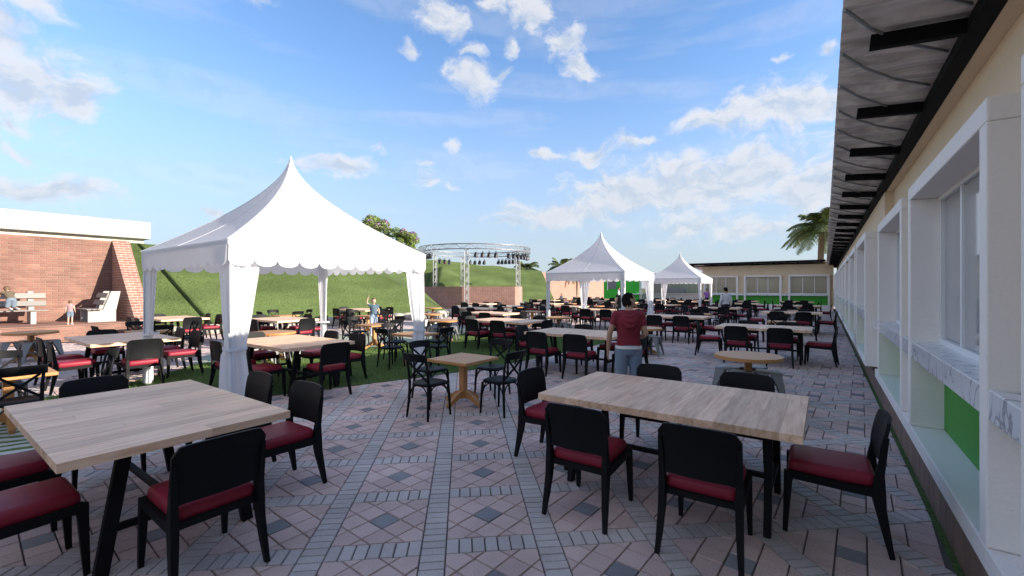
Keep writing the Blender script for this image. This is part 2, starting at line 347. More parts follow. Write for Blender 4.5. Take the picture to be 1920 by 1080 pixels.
def mat_grass(name, c1, c2, c3, sc=1.0):
    m = mat(name, c1, .9); N, L = nodes(m); b = N['Principled BSDF']
    g = N.new('ShaderNodeNewGeometry')
    n1 = N.new('ShaderNodeTexNoise'); n1.inputs['Scale'].default_value = .55*sc; n1.inputs['Detail'].default_value = 6; L.new(g.outputs['Position'], n1.inputs[0])
    n2 = N.new('ShaderNodeTexNoise'); n2.inputs['Scale'].default_value = 22*sc; n2.inputs['Detail'].default_value = 6; n2.inputs['Roughness'].default_value = .7; L.new(g.outputs['Position'], n2.inputs[0])
    a = N.new('ShaderNodeMix'); a.data_type = 'RGBA'; a.inputs[6].default_value = (*c1, 1); a.inputs[7].default_value = (*c2, 1)
    r1 = N.new('ShaderNodeMapRange'); r1.inputs[1].default_value = .35; r1.inputs[2].default_value = .65; L.new(n1.outputs[0], r1.inputs[0]); L.new(r1.outputs[0], a.inputs[0])
    c = N.new('ShaderNodeMix'); c.data_type = 'RGBA'; r2 = N.new('ShaderNodeMapRange'); r2.inputs[1].default_value = .42; r2.inputs[2].default_value = .62; L.new(n2.outputs[0], r2.inputs[0]); L.new(r2.outputs[0], c.inputs[0])
    c.inputs[6].default_value = (*c3, 1); L.new(a.outputs[2], c.inputs[7]); L.new(c.outputs[2], b.inputs['Base Color'])
    bp = N.new('ShaderNodeBump'); bp.inputs['Strength'].default_value = .6; bp.inputs['Distance'].default_value = .05; L.new(n2.outputs[0], bp.inputs['Height']); L.new(bp.outputs[0], b.inputs['Normal'])
    b.inputs['Specular IOR Level'].default_value = .2
    m3 = N.new('ShaderNodeMapping'); m3.inputs['Rotation'].default_value = (R(40), 0, R(30)); m3.inputs['Scale'].default_value = (.5, .5, 3.5); L.new(g.outputs['Position'], m3.inputs[0])
    n3 = N.new('ShaderNodeTexNoise'); n3.inputs['Scale'].default_value = .5; n3.inputs['Detail'].default_value = 4; L.new(m3.outputs[0], n3.inputs[0])
    r3 = N.new('ShaderNodeMapRange'); r3.inputs[1].default_value = .35; r3.inputs[2].default_value = .65; r3.inputs[3].default_value = .8; r3.inputs[4].default_value = 1.22; L.new(n3.outputs[0], r3.inputs[0])
    h3 = N.new('ShaderNodeHueSaturation'); L.new(c.outputs[2], h3.inputs['Color']); L.new(r3.outputs[0], h3.inputs['Value']); L.new(h3.outputs[0], b.inputs['Base Color'])
    return m
mat_grass('lawn_soil', (.09,.15,.04), (.12,.18,.055), (.06,.10,.03))
mat_grass('bank_grass', (.088,.125,.04), (.118,.155,.056), (.074,.108,.034))
mat_grass('outer_ground', (.12,.13,.06), (.18,.16,.09), (.10,.10,.05), .3)
mat('grass_blade', (.12,.20,.055), .6, col2=(.19,.27,.085), scale=1.4, transl=.25, spec=.25)
mat('bank_blade', (.09,.128,.04), .65, col2=(.125,.165,.06), scale=.5, transl=.2, spec=.2)

def mat_waves():     # pale stone paving with wavy bands of turf between
    m = mat('wave_turf', (.6,.6,.58), .9); N, L = nodes(m); b = N['Principled BSDF']
    g = N.new('ShaderNodeNewGeometry'); mp = N.new('ShaderNodeMapping'); mp.inputs['Rotation'].default_value = (0, 0, R(25)); L.new(g.outputs['Position'], mp.inputs[0])
    w = N.new('ShaderNodeTexWave'); w.wave_type = 'BANDS'; w.bands_direction = 'X'; w.inputs['Scale'].default_value = 1.7; w.inputs['Distortion'].default_value = 3.2; w.inputs['Detail'].default_value = 2; w.inputs['Detail Scale'].default_value = 1.2; L.new(mp.outputs[0], w.inputs[0])
    nz = N.new('ShaderNodeTexNoise'); nz.inputs['Scale'].default_value = 30; L.new(g.outputs['Position'], nz.inputs[0])
    ad = N.new('ShaderNodeMath'); ad.operation = 'MULTIPLY_ADD'; L.new(nz.outputs[0], ad.inputs[0]); ad.inputs[1].default_value = .25; L.new(w.outputs['Fac'], ad.inputs[2])
    r = N.new('ShaderNodeMapRange'); r.inputs[1].default_value = .66; r.inputs[2].default_value = .78; L.new(ad.outputs[0], r.inputs[0])
    mx = N.new('ShaderNodeMix'); mx.data_type = 'RGBA'; L.new(r.outputs[0], mx.inputs[0]); mx.inputs[6].default_value = (.52,.52,.49,1); mx.inputs[7].default_value = (.10,.16,.035,1)
    L.new(mx.outputs[2], b.inputs['Base Color'])
    bp = N.new('ShaderNodeBump'); bp.inputs['Strength'].default_value = .6; bp.inputs['Distance'].default_value = .02; L.new(ad.outputs[0], bp.inputs['Height']); L.new(bp.outputs[0], b.inputs['Normal'])
mat_waves()

def mat_marble():
    m = mat('marble', (.75,.75,.76), .22, spec=.5); N, L = nodes(m); b = N['Principled BSDF']
    g = N.new('ShaderNodeNewGeometry'); nz = N.new('ShaderNodeTexNoise'); nz.inputs['Scale'].default_value = 2.6; nz.inputs['Detail'].default_value = 7; nz.inputs['Distortion'].default_value = 1.6; L.new(g.outputs['Position'], nz.inputs[0])
    s = N.new('ShaderNodeMath'); s.operation = 'SUBTRACT'; L.new(nz.outputs[0], s.inputs[0]); s.inputs[1].default_value = .5
    a = N.new('ShaderNodeMath'); a.operation = 'ABSOLUTE'; L.new(s.outputs[0], a.inputs[0])
    r = N.new('ShaderNodeMapRange'); r.inputs[1].default_value = 0; r.inputs[2].default_value = .02; L.new(a.outputs[0], r.inputs[0])
    mx = N.new('ShaderNodeMix'); mx.data_type = 'RGBA'; L.new(r.outputs[0], mx.inputs[0]); mx.inputs[6].default_value = (.30,.30,.33,1); mx.inputs[7].default_value = (.76,.76,.77,1); L.new(mx.outputs[2], b.inputs['Base Color'])
mat_marble()
def mat_sheet():     # weathered metal roof sheet
    m = mat('roof_sheet', (.3,.28,.27), .6); N, L = nodes(m); b = N['Principled BSDF']
    g = N.new('ShaderNodeNewGeometry'); mp = N.new('ShaderNodeMapping'); mp.inputs['Scale'].default_value = (1.4, 3.2, 1); mp.inputs['Rotation'].default_value = (0, 0, R(25)); L.new(g.outputs['Position'], mp.inputs[0])
    nz = N.new('ShaderNodeTexNoise'); nz.inputs['Scale'].default_value = 2.2; nz.inputs['Detail'].default_value = 7; nz.inputs['Distortion'].default_value = 1.2; L.new(mp.outputs[0], nz.inputs[0])
    cr = N.new('ShaderNodeValToRGB'); L.new(nz.outputs[0], cr.inputs[0]); e = cr.color_ramp.elements
    e[0].position = .3; e[0].color = (.42,.37,.34,1); e[1].position = .7; e[1].color = (.88,.82,.78,1); L.new(cr.outputs[0], b.inputs['Base Color'])
mat_sheet()
# ---------------------------------------------------------------- setting: ground, paving, lawn, banks
CS, SN = math.cos(R(35.5)), math.sin(R(35.5))
def cw(X, Z, z=0): return Vector((CS*X-SN*Z, SN*X+CS*Z, z))          # right / ahead of the viewpoint, in metres
def toscreen(x, y, z=0):
    X = SN*y+CS*x; Z = CS*y-SN*x
    if Z < .3: return None
    return (960+822*X/Z, 540+822*(HC-z)/Z, Z)
def uvbox(me):
    uvl = me.uv_layers.new(name='UVMap')
    for p in me.polygons:
        n = p.normal; a = [abs(c) for c in n]
        for li in p.loop_indices:
            c = me.vertices[me.loops[li].vertex_index].co
            if a[2] > .9: q = (c.x, c.y)
            elif a[0] > a[1]: q = (c.y, c.z)
            else: q = (c.x, c.z)
            uvl.data[li].uv = q
g = MB(); g.add([(-1500,-1500,-.07),(1500,-1500,-.07),(1500,1500,-.07),(-1500,1500,-.07)], [(0,1,2,3)])
struct('ground', g, MT['outer_ground'])

def convex_inset(P, d):
    n = len(P); out = []
    E = []
    for i in range(n):
        a, b = P[i], P[(i+1) % n]; ex, ey = b[0]-a[0], b[1]-a[1]; l = math.hypot(ex, ey)
        if l < 1e-6: return None
        nx, ny = -ey/l, ex/l; E.append((a[0]+nx*d, a[1]+ny*d, ex/l, ey/l))
    for i in range(n):
        x1, y1, dx1, dy1 = E[i-1]; x2, y2, dx2, dy2 = E[i]; den = dx1*dy2-dy1*dx2
        if abs(den) < 1e-6: out.append((x2, y2)); continue
        t = ((x2-x1)*dy2-(y2-y1)*dx2)/den; out.append((x1+dx1*t, y1+dy1*t))
    return out
def area(P): return .5*sum(P[i][0]*P[(i+1) % len(P)][1]-P[(i+1) % len(P)][0]*P[i][1] for i in range(len(P)))
def clip(P, a, b, c):      # keep a*x+b*y<=c
    o = []
    for i in range(len(P)):
        p, q = P[i], P[(i+1) % len(P)]; dp, dq = a*p[0]+b*p[1]-c, a*q[0]+b*q[1]-c
        if dp <= 0: o.append(p)
        if dp*dq < 0: t = dp/(dp-dq); o.append((p[0]+(q[0]-p[0])*t, p[1]+(q[1]-p[1])*t))
    return o
PITCH = .735
def paving_template():
    T = []
    k = PITCH/10
    for i in range(10): T.append(([(0,i*k),(.156,i*k),(.156,(i+1)*k),(0,(i+1)*k)], 1))
    k = (PITCH-.156)/7
    for i in range(7): T.append(([(.156+i*k,0),(.156+(i+1)*k,0),(.156+(i+1)*k,.16),(.156+i*k,.16)], 1))
    x0, x1, y0, y1 = .156, PITCH, .16, PITCH; cx, cy = (x0+x1)/2, (y0+y1)/2; q = math.sqrt(.5)
    B = [-.5,-.235,-.0775,.0775,.235,.5]
    for i in range(5):
        for j in range(5):
            P = [(x0,y0),(x1,y0),(x1,y1),(x0,y1)]
            for (a, b, c) in ((q,q,B[i+1]),(-q,-q,-B[i]),(-q,q,B[j+1]),(q,-q,-B[j])):
                P = clip(P, a, b, c+a*cx+b*cy) if P else P
            if len(P) > 2 and abs(area(P)) > .0016: T.append((P, 2 if i == 2 and j == 2 else 0))
    out = []
    for P, m in T:
        if area(P) < 0: P = P[::-1]
        A = convex_inset(P, .0035); Bq = convex_inset(P, .0065)
        if A and Bq and area(Bq) > 0: out.append((A, Bq, m))
    return out
TPL = paving_template()
G1 = Vector((-.668,.744)); G1.normalize(); G2 = Vector((G1.y,-G1.x))
def gpt(a, b): return (G2.x*a+G1.x*b, G2.y*a+G1.y*b)
def in_poly(x, y, P):
    c = False
    for i in range(len(P)):
        x1, y1 = P[i]; x2, y2 = P[i-1]
        if (y1 > y) != (y2 > y) and x < (x2-x1)*(y-y1)/(y2-y1)+x1: c = not c
    return c
def smooth_poly(P, it=3):
    for _ in range(it):
        P = [q for i in range(len(P)) for q in (tuple(.75*a+.25*b for a, b in zip(P[i], P[(i+1) % len(P)])), tuple(.25*a+.75*b for a, b in zip(P[i], P[(i+1) % len(P)])))]
    return P
LAWN = smooth_poly([(-8.6,.75),(-7.4,2.3),(-6.85,3.4),(-6.35,4.8),(-5.8,6.4),(-5.5,8.6),(-5.35,11),(-5.4,14),(-6.3,15.8),(-8.5,15.9),(-10.4,14),(-10.6,12),(-10.2,9.5),(-10.05,7.2),(-10.9,5.4),(-11.2,4.0),(-10.2,2.9),(-9.5,2.0),(-9.5,.9)], 2)
WAVE1 = smooth_poly([(-9.6,3),(-9.6,13.6),(-11.5,14.2),(-13.6,13.2),(-13.9,9),(-13.6,5.5),(-12.2,4.2)], 3)
WAVE2 = smooth_poly([(-6.2,-.6),(-5.9,.6),(-6.6,1.7),(-8.6,1.2),(-9.2,.6),(-9,-1)], 3)
pave = MB(); pave.add([(-18.8,-4,-.0125),(.78,-4,-.0125),(.78,38.6,-.0125),(-18.8,38.6,-.0125)], [(0,1,2,3)])
pavement = struct('pavement', pave, MT['joint'])
pave2 = MB(); pave2.add([(-40,4.8,-.035),(.7,38,-.035),(.7,75,-.035),(-40,75,-.035)], [(0,1,2,3)])
struct('far_paving', pave2, MT['paver_pink'])
pieces = []
for i in range(-60, 45):
    for j in range(-60, 60):
        a0, b0 = -.183-.078+i*PITCH, 2.829-.08+j*PITCH
        cx, cy = gpt(a0+.37, b0+.37)
        if not (-18.6 < cx < 1.1 and -3 < cy < 38.3): continue
        s = toscreen(cx, cy)
        if s is None or s[0] < -700 or s[0] > 5000 or s[1] > 6000: continue
        if in_poly(cx, cy, LAWN) and all(in_poly(cx+dx, cy+dy, LAWN) for dx, dy in ((.6,0),(-.6,0),(0,.6),(0,-.6))): continue
        for k, (A, Bq, m) in enumerate(TPL):
            mx, my = sum(p[0] for p in Bq)/len(Bq), sum(p[1] for p in Bq)/len(Bq)
            wx, wy = gpt(a0+mx, b0+my)
            sc = toscreen(wx, wy)
            if sc is None or wx > .66: continue
            vis = 0 <= sc[0] <= 1920 and sc[1] <= 1080
            pieces.append((-(area(Bq)/sc[2]**3) if vis else 0, k, a0, b0, wx, wy))
pieces.sort(key=lambda t: t[0])
pv = []; pf = []; pm = []; pvar = []
for (w, k, a0, b0, wx, wy) in pieces[300:]:
    A, Bq, m = TPL[k]; n = len(A); o = len(pv); dz = random.uniform(-.0025,.0025)
    for (x, y) in A: q = gpt(a0+x, b0+y); pv.append((q[0], q[1], -.0115))
    for (x, y) in Bq: q = gpt(a0+x, b0+y); pv.append((q[0], q[1], dz))
    pf.append(tuple(o+n+t for t in range(n))); 
    for t in range(n): pf.append((o+t, o+(t+1) % n, o+n+(t+1) % n, o+n+t))
    pm += [m]*(n+1); pvar += [random.random()]*(n+1)
me = bpy.data.meshes.new('pavers'); me.from_pydata(pv, [], pf)
PM = [MT['paver_pink'], MT['paver_grey'], MT['paver_dark']]
for m_ in PM: me.materials.append(m_)
me.polygons.foreach_set('material_index', pm); at = me.attributes.new('var', 'FLOAT', 'FACE'); at.data.foreach_set('value', pvar)
tag(obj('pavers', me, pavement), kind='stuff')
pmesh = {}
rotg = math.atan2(G2.y, G2.x)
for (w, k, a0, b0, wx, wy) in pieces[:300]:
    if k not in pmesh:
        A, Bq, m = TPL[k]; n = len(A); mx, my = sum(p[0] for p in Bq)/n, sum(p[1] for p in Bq)/n
        q = MB(); q.add([(x-mx, y-my, -.0115) for x, y in A]+[(x-mx, y-my, 0) for x, y in Bq], [tuple(range(n, 2*n))]+[(t, (t+1) % n, n+(t+1) % n, n+t) for t in range(n)])
        pmesh[k] = q.mesh('paver', PM[m])
    obj('paver', pmesh[k], pavement, (wx, wy, random.uniform(-.0025,.0025)), rotg)

def sheet(name, P, z, m, skirt=.03):
    q = MB(); n = len(P); q.add([(x, y, z) for x, y in P]+[(x, y, z-skirt) for x, y in P], [tuple(range(n))]+[(n+i, n+(i+1) % n, (i+1) % n, i) for i in range(n)])
    if area(P) < 0: q.f[0] = tuple(reversed(q.f[0]))
    return struct(name, q, m)
sheet('wave_paving', WAVE1, .006, MT['wave_turf']); sheet('wave_paving', WAVE2, .006, MT['wave_turf'])
sheet('lawn', LAWN, .012, MT['lawn_soil'])
def blades(name, pts, nrm, h0, h1, w, m, label, lean=.6):
    pts = np.asarray(pts); n = len(pts); ang = np.random.rand(n)*6.283; h = h0+(h1-h0)*np.random.rand(n); ln = np.random.rand(n)*lean*h; a2 = np.random.rand(n)*6.283
    dx, dy = np.cos(ang)*w, np.sin(ang)*w
    V = np.empty((n, 3, 3)); V[:, 0] = pts-np.stack([dx, dy, 0*dx], 1); V[:, 1] = pts+np.stack([dx, dy, 0*dx], 1)
    V[:, 2] = pts+np.stack([np.cos(a2)*ln, np.sin(a2)*ln, h], 1)
    me = bpy.data.meshes.new(name); me.vertices.add(n*3); me.vertices.foreach_set('co', V.ravel()); me.loops.add(n*3); me.loops.foreach_set('vertex_index', np.arange(n*3, dtype=np.int32))
    me.polygons.add(n); me.polygons.foreach_set('loop_start', np.arange(0, n*3, 3, dtype=np.int32)); me.polygons.foreach_set('loop_total', np.full(n, 3, np.int32)); me.update(calc_edges=True); me.materials.append(m)
    return tag(obj(name, me), label, 'grass', kind='stuff')
pts = []
while len(pts) < 110000:
    x, y = random.uniform(-11.4,-5.3), random.uniform(.6,16)
    if in_poly(x, y, LAWN): pts.append((x+random.gauss(0,.03), y+random.gauss(0,.03), .008))
blades('lawn_grass', pts, None, .03, .065, .0035, MT['grass_blade'], 'short green lawn grass growing under and around the big white tent')

# main grass bank on the left, from the brick wing to its slanted end
def lerp(a, b, t): return Vector(a)*(1-t)+Vector(b)*t
def bank(name, base, top, ns, nt, m, bulge=.12, seed=0, back=None, lip=False):
    from mathutils import noise
    q = MB(); P = []
    def along(L, s):
        k = s*(len(L)-1); i = min(int(k), len(L)-2); return lerp(L[i], L[i+1], k-i)
    for j in range(nt+1):
        row = []
        for i in range(ns+1):
            p = lerp(along(base, i/ns), along(top, i/ns), j/nt)
            nz = noise.fractal(Vector((p.x*.5+seed, p.y*.5, p.z*.5)), 1.0, 2.0, 4)
            p.z += bulge*nz*min(1, j/3)+.02*math.sin(math.pi*j/nt)
            row.append(p)
        P.append(row)
    if back is not None:
        P.append([P[-1][i]+Vector(back[0]) for i in range(ns+1)]); P.append([P[-1][i]+Vector(back[1]) for i in range(ns+1)])
    q.grid([[r_[0]+Vector((-.35,.0,-.1))]+r_ for r_ in P] if lip else P); o = struct(name, q, m, smooth=True); return o, P
b1, P1 = bank('grass_bank', [(-18.6,4.75,0),(-18.3,7.0,0)], [(-21.8,4.75,3.42),(-21.8,5.6,3.42)], 14, 20, MT['bank_grass'], .05, 0, ((-2,0,.05),(-1,0,-3.5)))
b2, P2 = bank('grass_bank', [(-17.98,6.9,-.05),(-17.9,19.4,-.05)], [(-21.6,5.45,3.40),(-21.8,14.8,3.45)], 60, 24, MT['bank_grass'], .06, 3, ((-2.5,0,.05),(-1,1,-3.6)), True)
b3, P3 = bank('grass_bank', [(-17.9,19.4,-.05),(-24.0,24.5,-.05)], [(-21.9,14.8,3.42),(-27,22,3.6)], 24, 20, MT['bank_grass'], .08, 5)
hb = [cw(-16,40.5), cw(-12,41.2), cw(-6,43), cw(-1,45.6), cw(4.9,48.6)]; ht = [cw(-18,46.5,4.9), cw(-13.5,47.2,4.95), cw(-7.2,49,4.7), cw(-2.2,51,4.15), cw(3.55,53.0,3.65)]
b4, P4 = bank('grass_hill', hb, ht, 70, 24, MT['bank_grass'], .16, 9, ((-1.5,2,.05),(-1,2,-4.6)))
mnd = [cw(-8.6,42.6), cw(-7.4,41.8), cw(-5.5,41.6), cw(-4.2,42.2)]; mndt = [cw(-8.2,45.6,3.6), cw(-7.2,45.4,3.9), cw(-6.0,45.4,3.2), cw(-4.6,45.2,2.2)]
b5, P5 = bank('grass_hill', mnd, mndt, 24, 14, MT['bank_grass'], .15, 14, ((-.6,1.5,-.1),(-.5,1.5,-3)))
pts = []
for P, cnt in ((P1, 16000), (P2, 60000), (P4, 8000)):
    H_, W_ = len(P)-2, len(P[0])
    for _ in range(cnt):
        j, i = random.randrange(H_-1), random.randrange(W_-1); s, t = random.random(), random.random()
        p = P[j][i].lerp(P[j][i+1], s).lerp(P[j+1][i].lerp(P[j+1][i+1], s), t); pts.append((p.x, p.y, p.z-.01))
blades('bank_grass', pts, None, .015, .045, .011, MT['bank_blade'], 'sunlit green grass covering the sloping bank behind the tables', lean=1.0)

# ---------------------------------------------------------------- left: terrace, brick wall, wing, white roof edge
bw = thing('brick_wall', 'long red brick retaining wall on the left below the white roof edge', 'wall', (-21.5,0,0))
q = MB(); q.box(-.4, -.012, -9, 4.62, 0, 3.4); q.build('mortar_core', MT['mortar'], bw)
BL, BH = .285, .078
bset = []
for r_ in range(int(2.9/BH)+1):
    z = .5+r_*BH
    if z+BH > 3.42: break
    y = -3.2+(.5*BL if r_ % 2 else 0)
    while y+BL < 4.85: bset.append((y+BL/2, z+BH/2)); y += BL
bset.sort(key=lambda t: -(t[0]+.2*t[1]))
bq = MB(); bq.bbox(-.05, 0, -BL/2+.006, BL/2-.006, -BH/2+.005, BH/2-.005, .004); brick_me = bq.mesh('brick', MT['brick_red'])
for (y, z) in bset[:300]: obj('brick', brick_me, bw, (random.uniform(-.003,.003), y, z))
rb = MB()
for (y, z) in bset[300:]: d = random.uniform(-.003,.003); rb.box(-.05+d, d, y-BL/2+.006, y+BL/2-.006, z-BH/2+.005, z+BH/2-.005)
rm = rb.mesh('bricks', MT['brick_red']); at = rm.attributes.new('var', 'FLOAT', 'FACE'); at.data.foreach_set('value', [v for _ in bset[300:] for v in [random.random()]*6])
tag(obj('bricks', rm, bw), kind='stuff')
tr = thing('brick_terrace', 'low raised brick terrace carrying the two benches by the brick wall', 'terrace', (-18.8,0,0))
q = MB(); q.box(-2.69, -.012, -9, 4.7, 0, .485); q.build('mortar_core', MT['mortar'], tr)
q = MB(); q.bbox(-2.69, .03, -9, 4.72, .486, .52, .006); q.build('coping', MT['brick_red'], tr)
fb = MB(); nb = 0
for r_ in range(6):
    y = -5+(.5*BL if r_ % 2 else 0)
    while y+BL < 4.72: d = random.uniform(-.003,.003); fb.box(-.03+d, d, y+.006, y+BL-.006, r_*BH+.006, (r_+1)*BH-.004); y += BL; nb += 1
fm = fb.mesh('bricks', MT['brick_red']); at = fm.attributes.new('var', 'FLOAT', 'FACE'); at.data.foreach_set('value', [v for _ in range(nb) for v in [random.random()]*6]); tag(obj('bricks', fm, tr), kind='stuff')
wg = MB()
W = [(-21.5,4.62,3.44),(-18.72,4.62,.5),(-21.5,4.62,.5),(-21.5,5.12,3.44),(-18.55,5.12,.0),(-21.5,5.12,0),(-18.72,4.62,0),(-21.5,4.62,0)]
wg.add(W, [(0,7,6,1),(0,1,4,3),(1,6,4),(3,4,5),(0,3,5,7)])
wme = wg.mesh('brick_wing', MT['brick_wall'], fixn=True); uvbox(wme); tag(obj('brick_wing', wme), 'sloping red brick wing wall at the left end of the grass bank', 'wall')
pb = thing('low_building', 'flat white roofed building edge above the brick wall at left', 'building', (-22.6,0,0))
q = MB(); q.bbox(-6, 0, -14, 6.06, 3.66, 4.34, .01); q.build('parapet', MT['parapet_white'], pb)
q = MB(); q.box(-5.9, -.25, -13.9, 5.9, 0, 3.655); q.build('wall', MT['cream'], pb)

# stone border along the foot of the bank
def stone_mesh(seed):
    rnd = random.Random(seed); bm = bmesh.new(); bmesh.ops.create_icosphere(bm, subdivisions=2, radius=1)
    from mathutils import noise
    for v in bm.verts:
        k = 1+.35*noise.noise(v.co*1.3+Vector((seed*3.1,0,0)))+.12*noise.noise(v.co*3.2+Vector((0,seed*2.3,0)))
        v.co *= k; v.co.x = max(-.85, min(.85, v.co.x)); v.co.z = max(-.7, min(.75, v.co.z))
    q = MB(); q.frombm(bm); return q.mesh('border_stone', MT['boulder'], smooth=40)
SM = [stone_mesh(i) for i in range(6)]
def stone(x, y, z, sx, sy, sz, rz, label, group):
    o = obj('border_stone', random.choice(SM), None, (x, y, z), rz); o.scale = (sx, sy, sz); return tag(o, label, 'stone', group)
y = 5.1
while y < 19.3:
    l = random.uniform(.28,.46); stone(-17.75+random.uniform(-.1,.1), y+l, .16, .34, l, .27, random.uniform(-.15,.15), 'pale border stone in the row along the foot of the grass bank', 'stones along the bank'); y += 2*l*.93
for (X, Z, s) in ((.9,33,.42),(1.6,32.4,.6),(2.3,32,.6),(3.0,31.6,.55),(2.0,33,.6),(2.8,32.8,.65),(1.4,31.5,.45),(2.6,30.8,.5),(3.4,31.9,.6),(2.2,32.6,.55)):
    p = cw(X, Z); stone(p.x, p.y, s*.3 + (.32 if Z > 32.5 else 0), s*.72, s*.85, s*.5, random.uniform(0,3), 'pale boulder in the heap beside the round stage', 'boulders beside the stage')

# ---------------------------------------------------------------- right: window building
def bay_parts(name, L_, zb, zt, zc0, zc1, depth, mats):
    """frame with counter, panes and lower panel; local front plane x=0, runs along +y"""
    t = .12; f = MB()
    f.bbox(0, depth, 0, t, zb+t, zt-t, .008, 2); f.bbox(0, depth, L_-t, L_, zb+t, zt-t, .008, 2)
    f.bbox(0, depth, 0, L_, zt-t+.001, zt, .008, 2); f.bbox(0, depth, 0, L_, zb, zb+t-.001, .008, 2)
    fr = f.build('window_frame', MT['frame_white'])
    c = MB(); c.bbox(.006, depth-.002, t+.001, L_-t-.001, zc0, zc1, .006, 2); c.build('counter', MT['marble'], fr)
    p = MB(); p.box(depth-.03, depth-.004, t+.002, L_-t-.002, zb+t+.002, zc0-.002); p.build('lower_panel', MT['green_panel'], fr)
    y0, y1 = t+.05, L_-t-.05; z0, z1 = zc1+.05, zt-t-.04; w = (y1-y0)/3
    for i in range(3):
        g_ = MB(); g_.box(depth-.03-.012*(i % 2), depth-.02-.012*(i % 2), y0+i*w, y0+(i+1)*w, z0, z1); g_.build('glass_pane', mats, fr)
    sash = MB()
    for yy in (y0-.048, y0+w-.02, y0+2*w-.02, y1+.002): sash.box(depth-.06, depth-.014, yy, yy+.045, z0-.045, z1+.035)
    sash.box(depth-.07, depth-.012, y0-.048, y1+.048, z0-.05, z0-.004); sash.box(depth-.07, depth-.012, y0-.048, y1+.048, z1+.004, z1+.04)
    sash.build('sash', MT['white_steel'], fr)
    return fr
rbld = thing('window_building', 'long tan building with white framed serving windows along the right', 'building')
q = MB(); q.box(.9, 6, -5, 9.2, 0, 3.27); q.build('wall', MT['stucco_tan'], rbld)
q = MB(); q.box(.785, 6, 9.2, 44, .0, 3.27); q.build('wall', MT['stucco_tan'], rbld)
near = bay_parts('near', 2.46, .264, 2.58, 1.01, 1.16, .258, MT['glass']); near.parent = rbld; near.location = (.64, 3.08-2.92, 0)
far = bay_parts('far', 2.46, .41, 2.55, 1.13, 1.28, .263, MT['glass']); far.parent = rbld; far.location = (.52, 8.92, 0)
for k in (0, 1): c = copy_tree(near, rbld); c.location = (.64, 3.08+2.92*k, 0)
for k in range(3, 12): c = copy_tree(far, rbld); c.location = (.52, 3.08+2.92*k, 0)
for k in range(-1, 2):      # pieces in the gaps between frames
    y0 = 3.08+2.92*k+2.462; y1 = y0+.456
    q = MB(); q.bbox(.646, .896, y0, y1, 1.01, 1.16, .006, 2); q.build('counter', MT['marble'], rbld)
    q = MB(); q.bbox(.641, .896, y0, y1, .264, .383, .004); q.build('ledge', MT['frame_white'], rbld)
    q = MB(); q.box(.78, .896, y0, y1, .384, 1.009); q.build('lower_wall', MT['frame_white'], rbld)
for k in range(2, 11):
    y0 = 3.08+2.92*k+2.462; y1 = y0+.456
    q = MB(); q.bbox(.526, .782, y0, y1, 1.13, 1.28, .006, 2); q.build('counter', MT['marble'], rbld)
    q = MB(); q.bbox(.521, .782, y0, y1, .41, .529, .004); q.build('ledge', MT['frame_white'], rbld)
q = MB(); q.box(.682, .95, -5, 38.4, 0, .262); q.build('plinth', MT['joint'], rbld)
tq = MB(); tq.bbox(0, .03, .004, .196, .004, .258, .004); tme = tq.mesh('plinth_tile', MT['plinth_tile'])
for i in range(70): obj('plinth_tile', tme, rbld, (.652, .2+i*.2, 0))
tq = MB()
for i in range(70, 190): tq.box(.652, .68, .2+i*.2+.004, .2+i*.2+.196, .004, .258)
tag(tq.build('plinth_tiles', MT['plinth_tile'], rbld), kind='stuff')
q = MB(); q.add([(.615,-4,.003),(.653,-4,.003),(.653,38.3,.003),(.615,38.3,.003)], [(0,1,2,3)]); struct('moss_strip', q, MT['lawn_soil'])
# roof sheet: corrugated, highest at its outer edge
def roof_z(x): return 3.375-.105*(x-.09)
def roof_sheet(y0, y1, x0, x1, zf, pitch=.3):
    ys = []
    y = y0
    while y < y1: ys += [(y, 0), (y+pitch*.62, 0), (y+pitch*.72, -.03), (y+pitch*.88, -.03), (y+pitch*.98, 0)]; y += pitch
    P = [[Vector((x, yy, zf(x)+dz)) for (yy, dz) in ys] for x in (x0, (x0+x1)/2, x1)]
    q = MB(); q.solidgrid(P, (0,0,.012)); return q
rf = roof_sheet(-5, 44, .09, 6.4, roof_z).build('roof', MT['roof_sheet'], rbld)
rq = MB(); rq.sweep([(.246,0,roof_z(.246)-.075),(.70,0,roof_z(.70)-.075)], [(.025,.045),(.025,.045)], ref=(0,1,0)); rme = rq.mesh('rafter', MT['roof_black'])
for i in range(29): obj('rafter', rme, rf, (0, .85+i*1.46, 0))
q = MB(); q.box(.70, .80, -5, 38.3, 3.19, roof_z(.80)-.035); q.build('eave_beam', MT['roof_black'], rf)
q = MB(); q.box(.803, .899, -5, 9.19, 3.195, roof_z(.9)-.035); q.build('wall_head', MT['stucco_tan'], rbld)
for i in range(56):
    y0 = -1+i*.62; q = MB(); q.sweep([(.10,y0,roof_z(.10)-.033),(.25,y0+.32,roof_z(.25)-.034),(.45,y0+.62,roof_z(.45)-.035),(.69,y0+.86,roof_z(.69)-.034)], (.010,.006), ref=(0,0,1)); q.build('seam', MT['truss'], rf)
